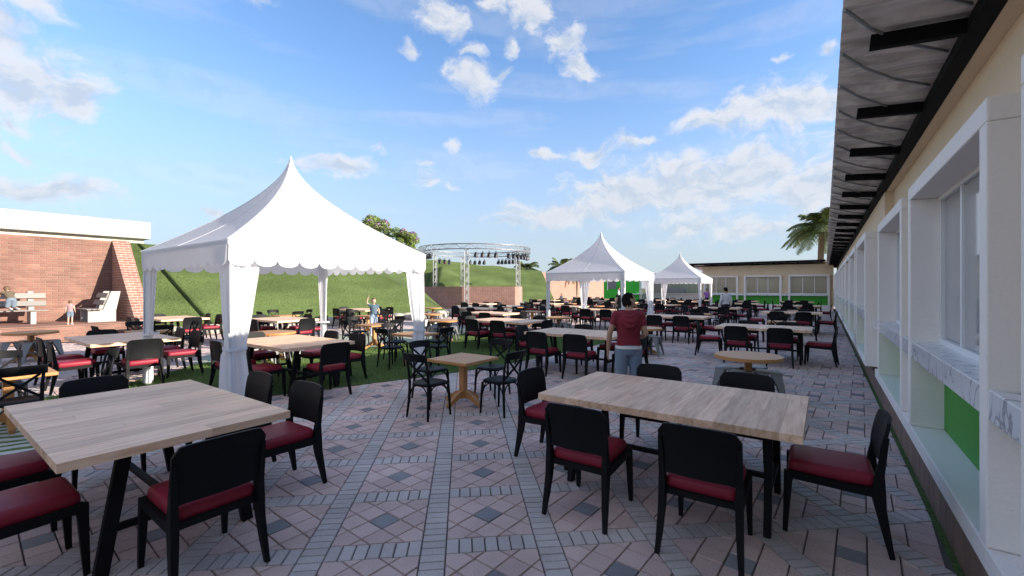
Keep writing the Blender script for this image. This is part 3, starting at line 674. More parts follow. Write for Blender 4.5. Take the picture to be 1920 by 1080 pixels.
# end building across the far side
eb = thing('end_building', 'tan building with white framed windows closing the far right end', 'building', (0,38.5,0))
q = MB(); q.box(-8.2, .515, 0, 5, 0, 3.4); q.build('wall', MT['stucco_tan'], eb)
ebay = bay_parts('end', 2.5, .30, 2.62, 1.08, 1.22, .26, MT['glass_warm']); ebay.parent = eb
for k, x0 in enumerate((.30, -2.62, -5.54)):
    c = ebay if k == 0 else copy_tree(ebay, eb); c.location = (x0, -.26, 0); c.rotation_euler = (0, 0, R(90))
for x0 in (-2.62, -5.54):
    q = MB(); q.bbox(x0+.002, x0+.418, -.25, -.002, 1.08, 1.22, .006); q.build('counter', MT['marble'], eb)
    q = MB(); q.box(x0+.002, x0+.418, -.03, -.002, .30, 1.078); q.build('lower_panel', MT['green_panel'], eb)
q = MB(); q.box(-8.2, .5, -.255, -.001, 0, .298); q.build('ledge', MT['frame_white'], eb)
P = []
for yy in (-1.0, 2, 5.3): P.append([Vector((-9.3+x*.15, yy, 3.56-.05*(yy+1)+(.03 if x % 2 else 0))) for x in range(66)])
q = MB(); q.solidgrid(P, (0,0,.012)); er = q.build('roof', MT['roof_sheet'], eb)
for i in range(7): q = MB(); q.box(-8.9+i*1.45, -8.83+i*1.45, -.92, -.02, 3.42, 3.52); q.build('rafter', MT['roof_black'], er)
q = MB(); q.box(-9.3, .05, -1.03, -1.005, 3.49, 3.64); q.build('fascia', MT['roof_black'], er)
q = MB(); q.box(-9.0, .5, -.12, -.04, 3.40, 3.46); q.build('eave_beam', MT['roof_black'], er)

# far kiosk, slatted bar and far brick wall
fw = MB(); fw.box(-28.9, -28.5, 44.6, 78, 0, 3.6); fme = fw.mesh('brick_wall', MT['brick_far']); uvbox(fme); tag(obj('brick_wall', fme), 'far pink brick wall behind the second white tent', 'wall')
kb = thing('green_kiosk', 'bright green kiosk with white post and dark window beyond the second tent', 'kiosk', (-20.4,46.5,0))
q = MB(); q.bbox(0, 3.2, 0, 3, 0, 2.72, .01); q.build('body', MT['kiosk_green'], kb)
q = MB(); q.bbox(.55, 1.5, -.06, -.001, 1.55, 2.5, .01); q.build('window', MT['grey_metal'], kb)
q = MB(); q.bbox(.45, .54, -.09, -.001, 1.4, 2.66, .005); q.build('window_post', MT['white_steel'], kb)
q = MB(); q.bbox(3.22, 3.42, 2.5, 2.75, 0, 2.8, .01); q.build('post', MT['white_steel'], kb)
q = MB(); q.bbox(3.201, 3.7, .1, 2.4, .95, 1.05, .01); q.build('counter', MT['marble'], kb)
q = MB(); q.bbox(-.1, 3.3, -.1, 3.1, 2.722, 2.82, .01); q.build('roof', MT['kiosk_green'], kb)
sb = thing('slatted_bar', 'low grey bar front of vertical slats behind the farthest tent', 'building', (-16.8,52,0))
q = MB(); q.box(0, 12, .05, 4, 0, 3.2); q.build('wall', MT['slat_wall'], sb)
for i in range(48):
    q = MB(); q.box(i*.25+.02, i*.25+.21, 0, .049, .1, 3.1); q.build('slat', MT['slat_green'] if 9 <= i else MT['slat_wall'], sb)
q = MB(); q.bbox(-1.2, 9, -1.6, -.9, .96, 1.06, .01); q.build('counter_top', MT['parapet_white'], sb)
q = MB(); q.bbox(-1.1, 8.9, -1.5, -1.0, 0, .955, .01); q.build('counter_front', MT['concrete'], sb)
q = MB(); q.box(-.6, 12.4, -.7, 4.4, 3.21, 3.36); q.build('roof', MT['slat_wall'], sb)
gr = MB(); gr.bbox(0, 1.9, 0, .6, 0, .55, .03); gr.bbox(.1, 1.8, -.02, .002, .08, .2, .01); tag(gr.build('grill_machine', MT['grey_metal'], None, loc=(-14.6,50.55,1.062)), 'dark grey machine standing on the white far bar counter', 'machine')

# stage: polygonal brick wall, platform
sw = [cw(-8.8,40.2), cw(-6.5,37.4), cw(-5.27,35.6), cw(-3.97,34.8), cw(.25,34.8), cw(.9,38.4)]
q = MB()
st = thing('stage_wall', 'low polygonal red brick wall backing the round truss stage', 'wall')
for i in range(5):
    a, b = sw[i], sw[i+1]; t = (b-a).normalized(); nn = Vector((t.y,-t.x,0))*-.35
    q = MB(); Pq = [a, b, b+nn, a+nn]; q.add([(*p.xy, 0) for p in Pq]+[(*p.xy, 1.77) for p in Pq], [(0,1,5,4),(1,2,6,5),(2,3,7,6),(3,0,4,7),(4,5,6,7)])
    m_ = q.mesh('wall_segment', MT['brick_wall'], fixn=True); uvl = m_.uv_layers.new(name='UVMap')
    for p_ in m_.polygons:
        for li in p_.loop_indices: c = m_.vertices[m_.loops[li].vertex_index].co; uvl.data[li].uv = ((c-a).dot(t)+i*5, c.z)
    obj('wall_segment', m_, st)
q = MB(); Pp = [cw(-4.3,33.0), cw(2.4,32.6), cw(2.6,34.5), cw(-4.3,34.5)]; q.add([(*p.xy, 0) for p in Pp]+[(*p.xy, .3) for p in Pp], [(0,1,5,4),(1,2,6,5),(2,3,7,6),(3,0,4,7),(4,5,6,7)])
tag(q.build('stage_step', MT['concrete'], None, fixn=True), 'pale concrete step in front of the brick stage wall', 'step')
# ---------------------------------------------------------------- stage truss and lamps
TC, TR = (-3.2, 38.0), 4.6
def ring_pt(th, r, z): return cw(TC[0]+r*math.cos(th), TC[1]+r*math.sin(th), z)
trs = thing('stage_truss', 'round silver lighting truss on four lattice posts above the stage', 'truss', (0,0,0))
q = MB(); NS = 48
for (r, z) in ((TR-.19, 4.66), (TR+.19, 4.66), (TR-.19, 5.04), (TR+.19, 5.04)):
    q.sweep([ring_pt(2*math.pi*i/NS, r, z) for i in range(NS+1)], .026, ref=(0,0,1), n=6, cap=False)
q.build('ring', MT['truss'], trs, smooth=True)
q = MB()
for i in range(NS):
    a, b = 2*math.pi*i/NS, 2*math.pi*(i+1)/NS
    for r in (TR-.19, TR+.19):
        z0, z1 = (4.66, 5.04) if i % 2 else (5.04, 4.66)
        q.tube(ring_pt(a, r, z0), ring_pt(b, r, z1), .014, 5); q.tube(ring_pt(a, r, 4.66), ring_pt(a, r, 5.04), .014, 5)
    for z in (4.66, 5.04): q.tube(ring_pt(a, TR-.19, z), ring_pt(a, TR+.19, z), .014, 5)
q.build('lattice', MT['truss'], trs)
for (X, Z) in ((-3.45,33.45), (.5,37.2), (-6.9,39.4), (-4.75,42.3)):
    q = MB(); c = cw(X, Z); K = [cw(X-.16, Z-.14), cw(X+.16, Z-.14), cw(X, Z+.16)]
    for k in K: q.tube((*k.xy, 0), (*k.xy, 4.66), .028, 6)
    nz = 14
    for i in range(nz):
        z0, z1 = 4.66*i/nz, 4.66*(i+1)/nz
        for j in range(3): a, b = K[j], K[(j+1) % 3]; a, b = (a, b) if i % 2 else (b, a); q.tube((*a.xy, z0), (*b.xy, z1), .012, 4)
    q.build('post', MT['truss'], trs)
def lamp_proto(lens):
    t = thing('stage_lamp', 'x', 'lamp', group='stage lamps')
    q = MB(); q.sweep([(0,0,-.22),(0,0,-.12),(0,0,.05),(0,0,.14),(0,0,.17)], [.15,.15,.13,.10,.05], n=12); q.build('housing', MT['lamp_black'], t, smooth=50)
    q = MB(); q.disc((0,0), .135, -.228, -.221, 16); q.build('lens', MT[lens], t)
    q = MB(); q.sweep([(-.165,0,0),(-.165,0,.22),(0,0,.29),(.165,0,.22),(.165,0,0)], (.01,.025), ref=(0,1,0)); q.build('yoke', MT['lamp_black'], t)
    return t
LP = {}
ORDS = ['first','second','third','fourth','fifth','sixth','seventh']
def lamp(X, Z, z, lens, label, tilt):
    if lens not in LP: t = LP[lens] = lamp_proto(lens)
    else: t = copy_tree(LP[lens])
    t.location = cw(X, Z, z); t['label'] = label
    a = math.atan2(TC[1]-Z, TC[0]-X)+R(35.5)   # lean towards the ring centre
    t.rotation_euler = Euler((tilt*.6*math.sin(a), -tilt*.6*math.cos(a), a))
def onring(X, near): dx = max(-1, min(1, (X-TC[0])/TR)); s = math.sqrt(1-dx*dx)*TR; return TC[1]+(-s if near else s)
for i in range(4): X = -2.75+i*.5; lamp(X, onring(X, True)-.1, 4.2, 'lens_violet', '%s black stage lamp in the row of four at the truss front' % ORDS[i], .25)
for i in range(6): th = math.pi+.30+i*.095; lamp(TC[0]+TR*math.cos(th)-.0, TC[1]+TR*math.sin(th), 4.2, 'lens_violet', '%s black stage lamp in the cluster at the truss left end' % ORDS[i], .4)
for i in range(7): th = -.88+i*.115; lamp(TC[0]+TR*math.cos(th), TC[1]+TR*math.sin(th), 4.2, 'lens_blue', '%s black stage lamp in the cluster at the truss right end' % ORDS[i], .4)
for i, (X, l) in enumerate(((-6.75,'lens_green'),(-6.35,'lens_red'),(-5.95,'lens_blue'))): lamp(X, onring(X, False), 4.15, l, 'black stage lamp with %s lens at the back left of the truss' % l[5:], .4)
for i, (X, l) in enumerate(((-4.05,'lens_green'),(-3.6,'lens_green'),(-3.15,'lens_red'),(-2.7,'lens_blue'))): lamp(X, onring(X, False), 4.15, l, '%s black stage lamp with %s lens at the back middle of the truss' % (ORDS[i], l[5:]), .3)
for i, (X, l) in enumerate(((-1.3,'lens_violet'),(-.95,'lens_red'),(-.6,'lens_green'),(-.25,'lens_green'),(.1,'lens_red'),(.45,'lens_blue'))): lamp(X, onring(X, False), 4.15, l, '%s black stage lamp with %s lens at the back right of the truss' % (ORDS[i], l[5:]), .4)

# ---------------------------------------------------------------- tents
TS, TE, TP = 3.35, 2.27, 3.95
def make_tent():
    t = thing('pavilion_tent', 'x', 'tent', group='white peaked tents')
    h = TS/2; q = MB(); NT, NW = 22, 14
    for k in range(4):
        a = k*math.pi/2; ca, sa = math.cos(a), math.sin(a); P = []
        for i in range(NT+1):
            tt = i/NT; r = h*(1-tt)**1.62+.02; z = TE+(TP-TE)*tt; row = []
            for j in range(NW+1):
                s = -1+2*j/NW; sag = .055*(1-s*s)*math.sin(math.pi*min(1, tt*1.4))*(1-tt)
                x, y = s*r, -(r-sag); row.append(Vector((ca*x-sa*y, sa*x+ca*y, z-sag*.4)))
            P.append(row)
        q.grid(P)
    bm_me = q.mesh('canopy', MT['tent_cloth']); bm = bmesh.new(); bm.from_mesh(bm_me); bmesh.ops.remove_doubles(bm, verts=bm.verts[:], dist=.002); bm.to_mesh(bm_me); bm.free(); bm_me.shade_smooth()
    bm = bmesh.new(); bm.from_mesh(bm_me)
    for e in bm.edges:
        if len(e.link_faces) == 2 and e.calc_face_angle(0) > R(18): e.smooth = False
    bm.to_mesh(bm_me); bm.free()
    cn = obj('canopy', bm_me, t)
    for k in range(8):
        a = k*math.pi/4; rr = math.sqrt(2) if k % 2 else 1.0; a0 = a+(0 if k % 2 else 0)
        pts_ = []
        for i in range(NT):
            tt = i/NT; r = (h*(1-tt)**1.62+.02)*rr; sag = 0 if k % 2 else .055*math.sin(math.pi*min(1, tt*1.4))*(1-tt)
            pts_.append((math.cos(a)*(r-sag), math.sin(a)*(r-sag), TE+(TP-TE)*tt-sag*.4+.002))
        q = MB(); q.sweep(pts_, (.011,.003), ref=(-math.sin(a), math.cos(a), 0)); q.build('seam', MT['tent_cloth'], cn)
    q = MB(); q.sweep([(0,0,TP-.06),(0,0,TP+.03),(0,0,TP+.07)], [.03,.02,.004], n=8); q.build('finial', MT['tent_cloth'], t, smooth=True)
    for k in range(4):
        a = k*math.pi/2; q = MB(); n = 11; sub = 10; P = []
        xs = [-h+TS*i/(n*sub) for i in range(n*sub+1)]
        def zb(i): ph = (i % sub)/sub; return 1.93+.085*(1-math.sqrt(max(0, 1-(2*ph-1)**2))) if i not in (0, n*sub) else 2.0
        for row in range(5):
            f = row/4; P.append([Vector((x, -h-.012-.012*math.sin(x*9+k)*f, TE+.004+(zb(i)-TE)*f)) for i, x in enumerate(xs)])
        q.grid(P); o = q.build('valance', MT['tent_cloth'], t, smooth=True); o.rotation_euler = (0, 0, a)
        q = MB(); q.bbox(-h-.01, h+.01, -h-.008, -h+.03, TE-.06, TE-.01, .004); o = q.build('eave_bar', MT['white_steel'], t); o.rotation_euler = (0, 0, a)
        q = MB(); q.bbox(-.032, .032, -.032, .032, 0, TE-.02, .006); q.bbox(-.08, .08, -.08, .08, 0, .012, .003)
        pl = q.build('pole', MT['white_steel'], t); pl.location = (h*.965*(1 if k in (1,2) else -1), h*.965*(1 if k > 1 else -1), 0)
        # curtain gathered at the corner
        q = MB(); P = []; NZ, NP = 26, 64
        for i in range(NZ+1):
            z = 2.2-(2.2-.03)*i/NZ
            w = np.interp(z, [0,.5,.82,.9,1.3,1.8,2.2], [.28,.27,.235,.23,.31,.39,.44] if k in (1,2) else [.15,.15,.14,.14,.16,.18,.2])
            row = []
            for j in range(NP+1):
                s = -1+2*j/NP; p = abs(s)*w; amp = .028*(.5+.5*min(1, w/.3)); wv = amp*math.sin(s*math.pi*7+.8*math.sin(z*2+k))
                inn = .05+wv+(.035 if z < .8 else 0)*math.sin(s*11)
                if s < 0: x, y = p, inn*(1 if p > .05 else .8)
                else: x, y = inn*(1 if p > .05 else .8), p
                row.append(Vector((x, y, z)))
            P.append(row)
        q.grid(P); o = q.build('curtain', MT['curtain'], t, smooth=True); o.location = (-h+.0, -h+.0, 0)
        o.rotation_euler = (0, 0, a); c = Matrix.Rotation(a, 3, 'Z') @ Vector((-h, -h, 0)); o.location = c
        q = MB(); q.sweep([(.10+.13*math.cos(th), .10+.13*math.sin(th), .86) for th in np.linspace(0, 2*math.pi, 17)], (.004,.022), ref=(0,0,.001), n=6, cap=False)
        q = MB(); pts_ = [(.23,.02,.87),(.10,-.005,.86),(-.005,-.005,.86),(-.005,.10,.86),(.02,.23,.87),(.12,.14,.87),(.23,.02,.87)]
        q.sweep(pts_, (.02,.006), ref=(0,0,1)); tb = q.build('tie_band', MT['curtain'], o)
    return t
tent = make_tent()
for i, (x, y, l) in enumerate(((-7.8,4.1,'large white peaked tent with tied curtains on the lawn, nearest'), (-7.62,17.1,'white peaked tent with tied curtains standing in the middle distance'), (-7.85,30.3,'farthest and smallest white peaked tent in front of the slatted bar'))):
    t = tent if i == 0 else copy_tree(tent); t.location = (x, y, 0); t['label'] = l
    if i: t.rotation_euler.z = math.pi*i/2

# ---------------------------------------------------------------- furniture
def chair_pieces():
    L_ = []
    q = MB(); q.bbox(-.205, .205, -.215, .255, .385, .482, .038, 4); L_.append(('seat', q, 'red_seat', True))
    # backrest shell: gently curved, rounded upper corners
    P = []; NX, NZ = 14, 10
    for i in range(NZ+1):
        f = i/NZ; row = []
        for j in range(NX+1):
            s = -1+2*j/NX; k = abs(s); top = .825-.05*max(0, (k-.80)/.2)**2.2-.012*k*k; bot = .505-.02*max(0, (k-.8)/.2)
            z = bot+(top-bot)*f; w = .226+.010*f; y = -.222-.035*((z-.5)/.32)-.028*(1-k*k)*.9+.012*math.sin(f*math.pi)
            row.append(Vector((s*w, y, z)))
        P.append(row)
    q = MB(); q.solidgrid(P, (0,-.02,0)); L_.append(('backrest', q, 'black_paint', 45))
    q = MB()
    for s in (-1, 1): q.sweep([(s*.213,.262,.392),(s*.215,.1,.385),(s*.217,-.1,.378),(s*.218,-.225,.382)], [(.018,.026),(.018,.024),(.018,.024),(.018,.03)], ref=(1,0,0))
    q.box(-.2, .2, .236, .262, .362, .40); q.box(-.2, .2, -.232, -.208, .362, .40); L_.append(('seat_frame', q, 'black_paint', False))
    for s in (-1, 1):
        q = MB(); q.sweep([(s*.213,.246,.408),(s*.2145,.254,.34),(s*.219,.262,.16),(s*.223,.27,0)], [(.02,.032),(.02,.024),(.017,.019),(.013,.014)], ref=(1,0,0)); L_.append(('leg', q, 'black_paint', False))
        q = MB(); q.sweep([(s*.235,-.285,0),(s*.226,-.258,.14),(s*.219,-.232,.28),(s*.217,-.222,.39),(s*.218,-.228,.5),(s*.222,-.246,.62),(s*.226,-.262,.73)], [(.013,.014),(.017,.021),(.019,.028),(.02,.034),(.018,.022),(.015,.015),(.010,.010)], ref=(1,0,0)); L_.append(('leg', q, 'black_paint', False))
    return L_
def bistro_pieces():
    L_ = []
    P = []
    q = MB(); n = 28; ring = []
    for j in range(n):
        a = 2*math.pi*j/n; c, s = math.cos(a), math.sin(a); r = (abs(c)**3.2+abs(s)**3.2)**(-1/3.2); x, y = r*c*.2, r*s*.2; ring.append((x*(1+.12*y/.2), y))
    q.add([(x, y, .41) for x, y in ring]+[(x, y, .435) for x, y in ring]+[(x*.9, y*.9, .447) for x, y in ring]+[(x*.6, y*.6, .442) for x, y in ring],
          [tuple(reversed(range(n)))]+[(k*n+j, k*n+(j+1) % n, (k+1)*n+(j+1) % n, (k+1)*n+j) for k in range(3) for j in range(n)]+[tuple(range(3*n, 4*n))]); L_.append(('seat', q, 'bistro_black', 40))
    for s in (-1, 1):
        q = MB(); q.sweep([(s*.175,.165,.41),(s*.185,.18,.2),(s*.19,.19,0)], [.019,.017,.014], n=8); L_.append(('leg', q, 'bistro_black', True))
        q = MB(); q.sweep([(s*.19,-.21,0),(s*.172,-.185,.25),(s*.168,-.18,.43),(s*.172,-.195,.6),(s*.178,-.23,.77)], [.014,.018,.018,.016,.014], n=8); L_.append(('leg', q, 'bistro_black', True))
    P = []
    for i in range(4):
        z = .735+.09*i/3; P.append([Vector((s*.205, -.228-.045*(1-s*s)-(z-.735)*.25-.0, z+.012*(1-s*s)*(1 if i == 3 else 0))) for s in np.linspace(-1, 1, 11)])
    q = MB(); q.solidgrid(P, (0,-.022,0)); L_.append(('top_rail', q, 'bistro_black', 40))
    for s in (-1, 1):
        q = MB(); q.sweep([(s*-.165,-.188,.48),(0,-.222-.008*s,.61),(s*.15,-.245,.735)], (.013,.007), ref=(0,0,1)); L_.append(('cross_brace', q, 'bistro_black', False))
    q = MB()
    for s in (-1, 1):
        for (x0, y0, x1, y1) in ((s*.18,.172,s*.04,.165), (s*.18,.172,s*.165,.03), (s*.17,-.182,s*.165,-.05), (s*.17,-.182,s*.04,-.175)):
            q.sweep([(x0, y0, .25), (x0+(x1-x0)*.25, y0+(y1-y0)*.25, .34), (x0+(x1-x0)*.6, y0+(y1-y0)*.6, .39), (x1, y1, .412)], .008, n=6, ref=(.3,.8,.1))
    L_.append(('leg_brace', q, 'bistro_black', True))
    return L_
def stool_pieces():
    L_ = []; q = MB(); q.bbox(-.155, .155, -.155, .155, .435, .455, .008, 2); L_.append(('seat', q, 'galvanised', 40))
    for sx in (-1, 1):
        for sy in (-1, 1):
            q = MB()
            for (ax, ay) in ((1,0),(0,1)):
                P = []
                for i in range(7):
                    f = i/6; z = .436*(1-f); cx, cy = sx*(.15+.065*f), sy*(.15+.065*f); w = .10*(1-f)**1.5+.035
                    P.append([Vector((cx, cy, z)), Vector((cx-sx*ax*w, cy-sy*ay*w, z+.0))])
                q.solidgrid(P, (-sx*.003*ay, -sy*.003*ax, 0))
            L_.append(('leg', q, 'galvanised', False))
    q = MB(); q.sweep([(-.16,0,.2),(.16,0,.2)], (.012,.004)); q.sweep([(0,-.16,.206),(0,.16,.206)], (.012,.004), ref=(0,0,1)); L_.append(('brace', q, 'galvanised', False))
    return L_
def pedestal_pieces(round_):
    L_ = []; q = MB(); m = 'orange_wood'
    if round_: q.disc((0,0), .45, .612, .66, 40); q.disc((0,0), .452, .62, .652, 40)
    else: q.bbox(-.36, .36, -.36, .36, .618, .66, .006)
    L_.append(('tabletop', q, m, 40 if round_ else False))
    q = MB(); q.bbox(-.045, .045, -.045, .045, .09, .60, .006); q.bbox(-.16, .16, -.05, .05, .575, .6115, .006); L_.append(('column', q, m, False))
    for k in range(4):
        a = k*math.pi/2; d = Vector((math.cos(a), math.sin(a), 0)); P = [d*.03+Vector((0,0,.155)), d*.12+Vector((0,0,.135)), d*.22+Vector((0,0,.085)), d*.32+Vector((0,0,.03))]
        q = MB(); q.sweep(P, [(.028,.05),(.028,.04),(.027,.032),(.026,.028)], ref=tuple(d.cross(Vector((0,0,1))))); L_.append(('foot', q, m, False))
    return L_
TW, TD = 1.87, 1.19
def stave_layout(seed, n=15):
    rnd = random.Random(seed); out = []; w = TW/n
    for i in range(n):
        x = -TW/2+i*w
        cuts = [-TD/2] + sorted(rnd.sample([-.35,-.2,-.05,.1,.25,.4], rnd.choice((0, 1, 1)))) + [TD/2]
        for a, b in zip(cuts[:-1], cuts[1:]): out.append((x, x+w, a, b))
    return out
def long_legs():
    L_ = []
    for sx in (-1, 1):
        for sy in (-1, 1): q = MB(); q.sweep([(sx*.73, sy*.39, 0), (sx*.73, sy*.28, .7085)], (.022,.034), ref=(1,0,0)); L_.append(('leg', q, 'black_paint', False))
        q = MB(); q.box(sx*.73-.014, sx*.73+.014, -.335, .335, .235, .275); q.box(sx*.73-.018, sx*.73+.018, -.42, .42, .685, .7095); L_.append(('crossbar', q, 'black_paint', False))
    q = MB(); q.box(-.715, .715, -.018, .018, .238, .272); L_.append(('stretcher', q, 'black_paint', False))
    return L_
def top_mesh(seed):
    q = MB(); var = []; rnd = random.Random(seed)
    for (a, b, c, d) in stave_layout(seed): q.box(a+.0006, b-.0006, c+.0006, d-.0006, .71, .76); var += [rnd.random()]*6
    me = q.mesh('tabletop', MT['stave_wood']); at = me.attributes.new('var', 'FLOAT', 'FACE'); at.data.foreach_set('value', var); return me
TOPS = [top_mesh(i) for i in range(4)]
LIB = {}
for nme, pcs in (('chair', chair_pieces()), ('bistro', bistro_pieces()), ('stool', stool_pieces()), ('square', pedestal_pieces(False)), ('round', pedestal_pieces(True)), ('long', long_legs())):
    LIB[nme] = [(n_, q.mesh(n_, MT[m_], smooth=s_, fixn=True)) for (n_, q, m_, s_) in pcs]
    one = MB(); ms = []
    for (n_, q, m_, s_) in pcs:
        if m_ not in ms: ms.append(m_)
        one.cur = ms.index(m_); one.add(q.v, q.f)
    LIB[nme+'_one'] = (one.mesh(nme, [MT[x] for x in ms], smooth=35, fixn=True))
KN = {'chair': ('dining_chair', 'chair'), 'bistro': ('bistro_chair', 'chair'), 'stool': ('metal_stool', 'stool'), 'square': ('pedestal_table', 'table'), 'round': ('round_table', 'table'), 'long': ('dining_table', 'table')}
def place(kind, x, y, rz, label, group, simple=False, dist=0):
    nm, cat = KN[kind]
    if simple and kind != 'long':
        o = obj(nm, LIB[kind+'_one'], None, (x, y, 0), rz); return tag(o, label, cat, group)
    t = thing(nm, label, cat, (x, y, 0), rz, group)
    for (n_, me) in LIB[kind]: obj(n_, me, t)
    return t
ORD = ['first','second','third','fourth','fifth','sixth','seventh','eighth']
COLN = {'A': 'line beside window wall', 'B': 'second line from window wall', 'C': 'line of the tents', 'D': 'fourth line from window wall', 'E': 'fifth line from window wall', 'F': 'line below grass bank'}
TABLES = [('A','L',-1.04,3.745),('A','R',-.92,7.3),('A','L',-1.15,11.6),('A','S',-1.05,15.35),('A','L',-1.0,19.2),('A','R',-1.0,23.0),('A','L',-1.1,26.8),('A','S',-1.2,30.3),('A','L',-1.5,34.2),
 ('B','L',-4.09,1.06),('B','S',-4.18,4.67),('B','L',-4.05,8.0),('B','R',-3.7,10.85),('B','L',-3.85,14.45),('B','S',-3.9,18.1),('B','L',-4.0,21.8),('B','R',-4.0,25.3),('B','L',-4.0,28.8),('B','L',-4.6,34),
 ('C','S',-7.75,.75),('C','L',-7.35,3.86),('C','S',-7.3,6.6),('C','L',-7.2,9.87),('C','R',-7.4,13.1),('C','L',-7.4,17.0),('C','S',-7.4,20.4),('C','L',-7.4,23.9),('C','R',-7.4,27.0),('C','L',-7.6,30.4),('C','L',-7.6,34.3),
 ('D','L',-10.3,2.35),('D','R',-10.15,4.95),('D','S',-10.0,7.55),('D','R',-9.62,9.8),('D','L',-9.8,12.5),('D','S',-10.2,15.8),('D','L',-10.4,19.3),('D','R',-10.4,22.7),('D','L',-10.4,26.2),('D','S',-10.6,29.5),('D','L',-10.6,33),('D','L',-10.8,37),
 ('E','R',-14.6,1.75),('E','S',-12.8,3.4),('E','L',-12.85,6.5),('E','S',-13.4,9.85),('E','R',-12.35,11.95),('E','L',-12.7,15.1),('E','S',-13.1,18.5),('E','L',-13.3,22),('E','R',-13.4,25.2),('E','L',-13.6,28.8),('E','L',-13.8,33),('E','S',-14.2,36.5),
 ('F','L',-15.95,4.85),('F','S',-16,8.2),('F','L',-15.8,11.4),('F','R',-16.1,15.7),('F','L',-16.2,19.6),('F','L',-16.8,28),('F','S',-17,32),('F','L',-17.5,36.5)]
cnt = {}
NAMED = {(-1.04,3.745): 'nearest right long table', (-4.09,1.06): 'nearest left long table', (-7.35,3.86): 'long table under nearest tent', (-4.18,4.67): 'nearest square table', (-.92,7.3): 'nearest round table'}
for (cl, ty, x, y) in TABLES:
    cnt[(cl, ty)] = cnt.get((cl, ty), 0)+1; o_ = ORD[cnt[(cl, ty)]-1]
    s = toscreen(x, y, .7); D_ = s[2]
    w_ = {'L': 'long', 'R': 'round', 'S': 'square'}[ty]
    dsc = NAMED.get((x, y), '%s %s table in %s' % (o_, w_, COLN[cl]))
    simple = D_ > 21
    j = lambda a=.03: random.uniform(-a, a)
    if ty == 'L':
        t = place('long', x, y, 0, 'pale wood %s with black steel legs' % dsc, 'long wooden tables')
        if (x, y) in NAMED:
            for (a, b, c, d) in stave_layout(int(x*100)):
                q = MB(); q.box(-(b-a)/2+.0006, (b-a)/2-.0006, -(d-c)/2+.0006, (d-c)/2-.0006, -.025, .025); q.build('stave', MT['stave_wood'], t, loc=((a+b)/2, (c+d)/2, .735))
        else: obj('tabletop', random.choice(TOPS), t)
        for (dx, dy, rz, sd) in ((-.41,-.705,0,'near left seat'),(.41,-.705,0,'near right seat'),(-.41,.75,math.pi,'far left seat'),(.41,.75,math.pi,'far right seat'),(-1.13,0,-math.pi/2,'left end seat'),(1.075,0,math.pi/2,'right end seat')):
            jit = .012 if D_ < 9 else .04
            place('chair', x+dx+j(jit), y+dy+j(jit), rz+j(.03 if D_ < 9 else .09), 'black red-seated chair, %s of %s' % (sd, dsc), 'black chairs with red seats', simple)
    elif ty == 'S':
        place('square', x, y, 0, 'orange wood %s on a four-footed pedestal' % dsc, 'square pedestal tables', simple)
        for (dx, dy, rz, sd) in ((0,-.66,0,'near seat'),(0,.66,math.pi,'far seat'),(-.66,0,-math.pi/2,'left seat'),(.66,0,math.pi/2,'right seat')):
            place('bistro', x+dx+j(.015), y+dy+j(.015), rz+j(.04), 'black cross-back chair, %s of %s' % (sd, dsc), 'black cross-back chairs', simple)
    else:
        place('round', x, y, .3, 'orange wood %s on a pedestal' % dsc, 'round pedestal tables', simple)
        for (dx, dy, sd) in ((-.05,-.27,'near'),(.05,.27,'far'),(-.27,.05,'left'),(.27,-.05,'right')):
            place('stool', x+dx+j(), y+dy+j(), j(.3), 'galvanised metal stool, %s side of %s' % (sd, dsc), 'metal stools', simple)

# benches on the terrace
def bench(x, y, rz, label, w=2.0):
    t = thing('slatted_bench', label, 'bench', (x, y, .52), rz, 'terrace benches')
    for s in (-1, 1):       # concrete side: seat block with raked upright
        P = [(-.28,0),(.42,0),(.42,.40),(.05,.40),(-.16,1.02),(-.40,1.02),(-.28,.36)]
        q = MB(); x0, x1 = s*w*.36-.06, s*w*.36+.06; n = len(P); q.add([(x0, yy, z) for yy, z in P]+[(x1, yy, z) for yy, z in P], [tuple(range(n)), tuple(reversed(range(n, 2*n)))]+[(i, n+i, n+(i+1) % n, (i+1) % n) for i in range(n)]); q.build('side_support', MT['concrete'], t, fixn=True)
    for i in range(3): q = MB(); q.bbox(-w/2, w/2, .10+i*.13, .21+i*.13, .402, .44, .006); q.build('seat_slat', MT['bench_slat'], t)
    for i in range(2):
        q = MB(); z = .58+i*.24; yb = .07-(z-.4)*.34; q.bbox(-w/2, w/2, -.02, .02, -.085, .085, .006); o = q.build('back_slat', MT['bench_slat'], t); o.location = (0, yb+.03, z+.06); o.rotation_euler = (R(19), 0, 0)
    return t
bench(-20.6, 1.65, -math.pi/2, 'grey slatted bench facing the tables at the far left', 2.3)
bench(-20.2, 4.05, math.pi, 'grey slatted bench seen side-on beside the brick wing wall', 1.3)
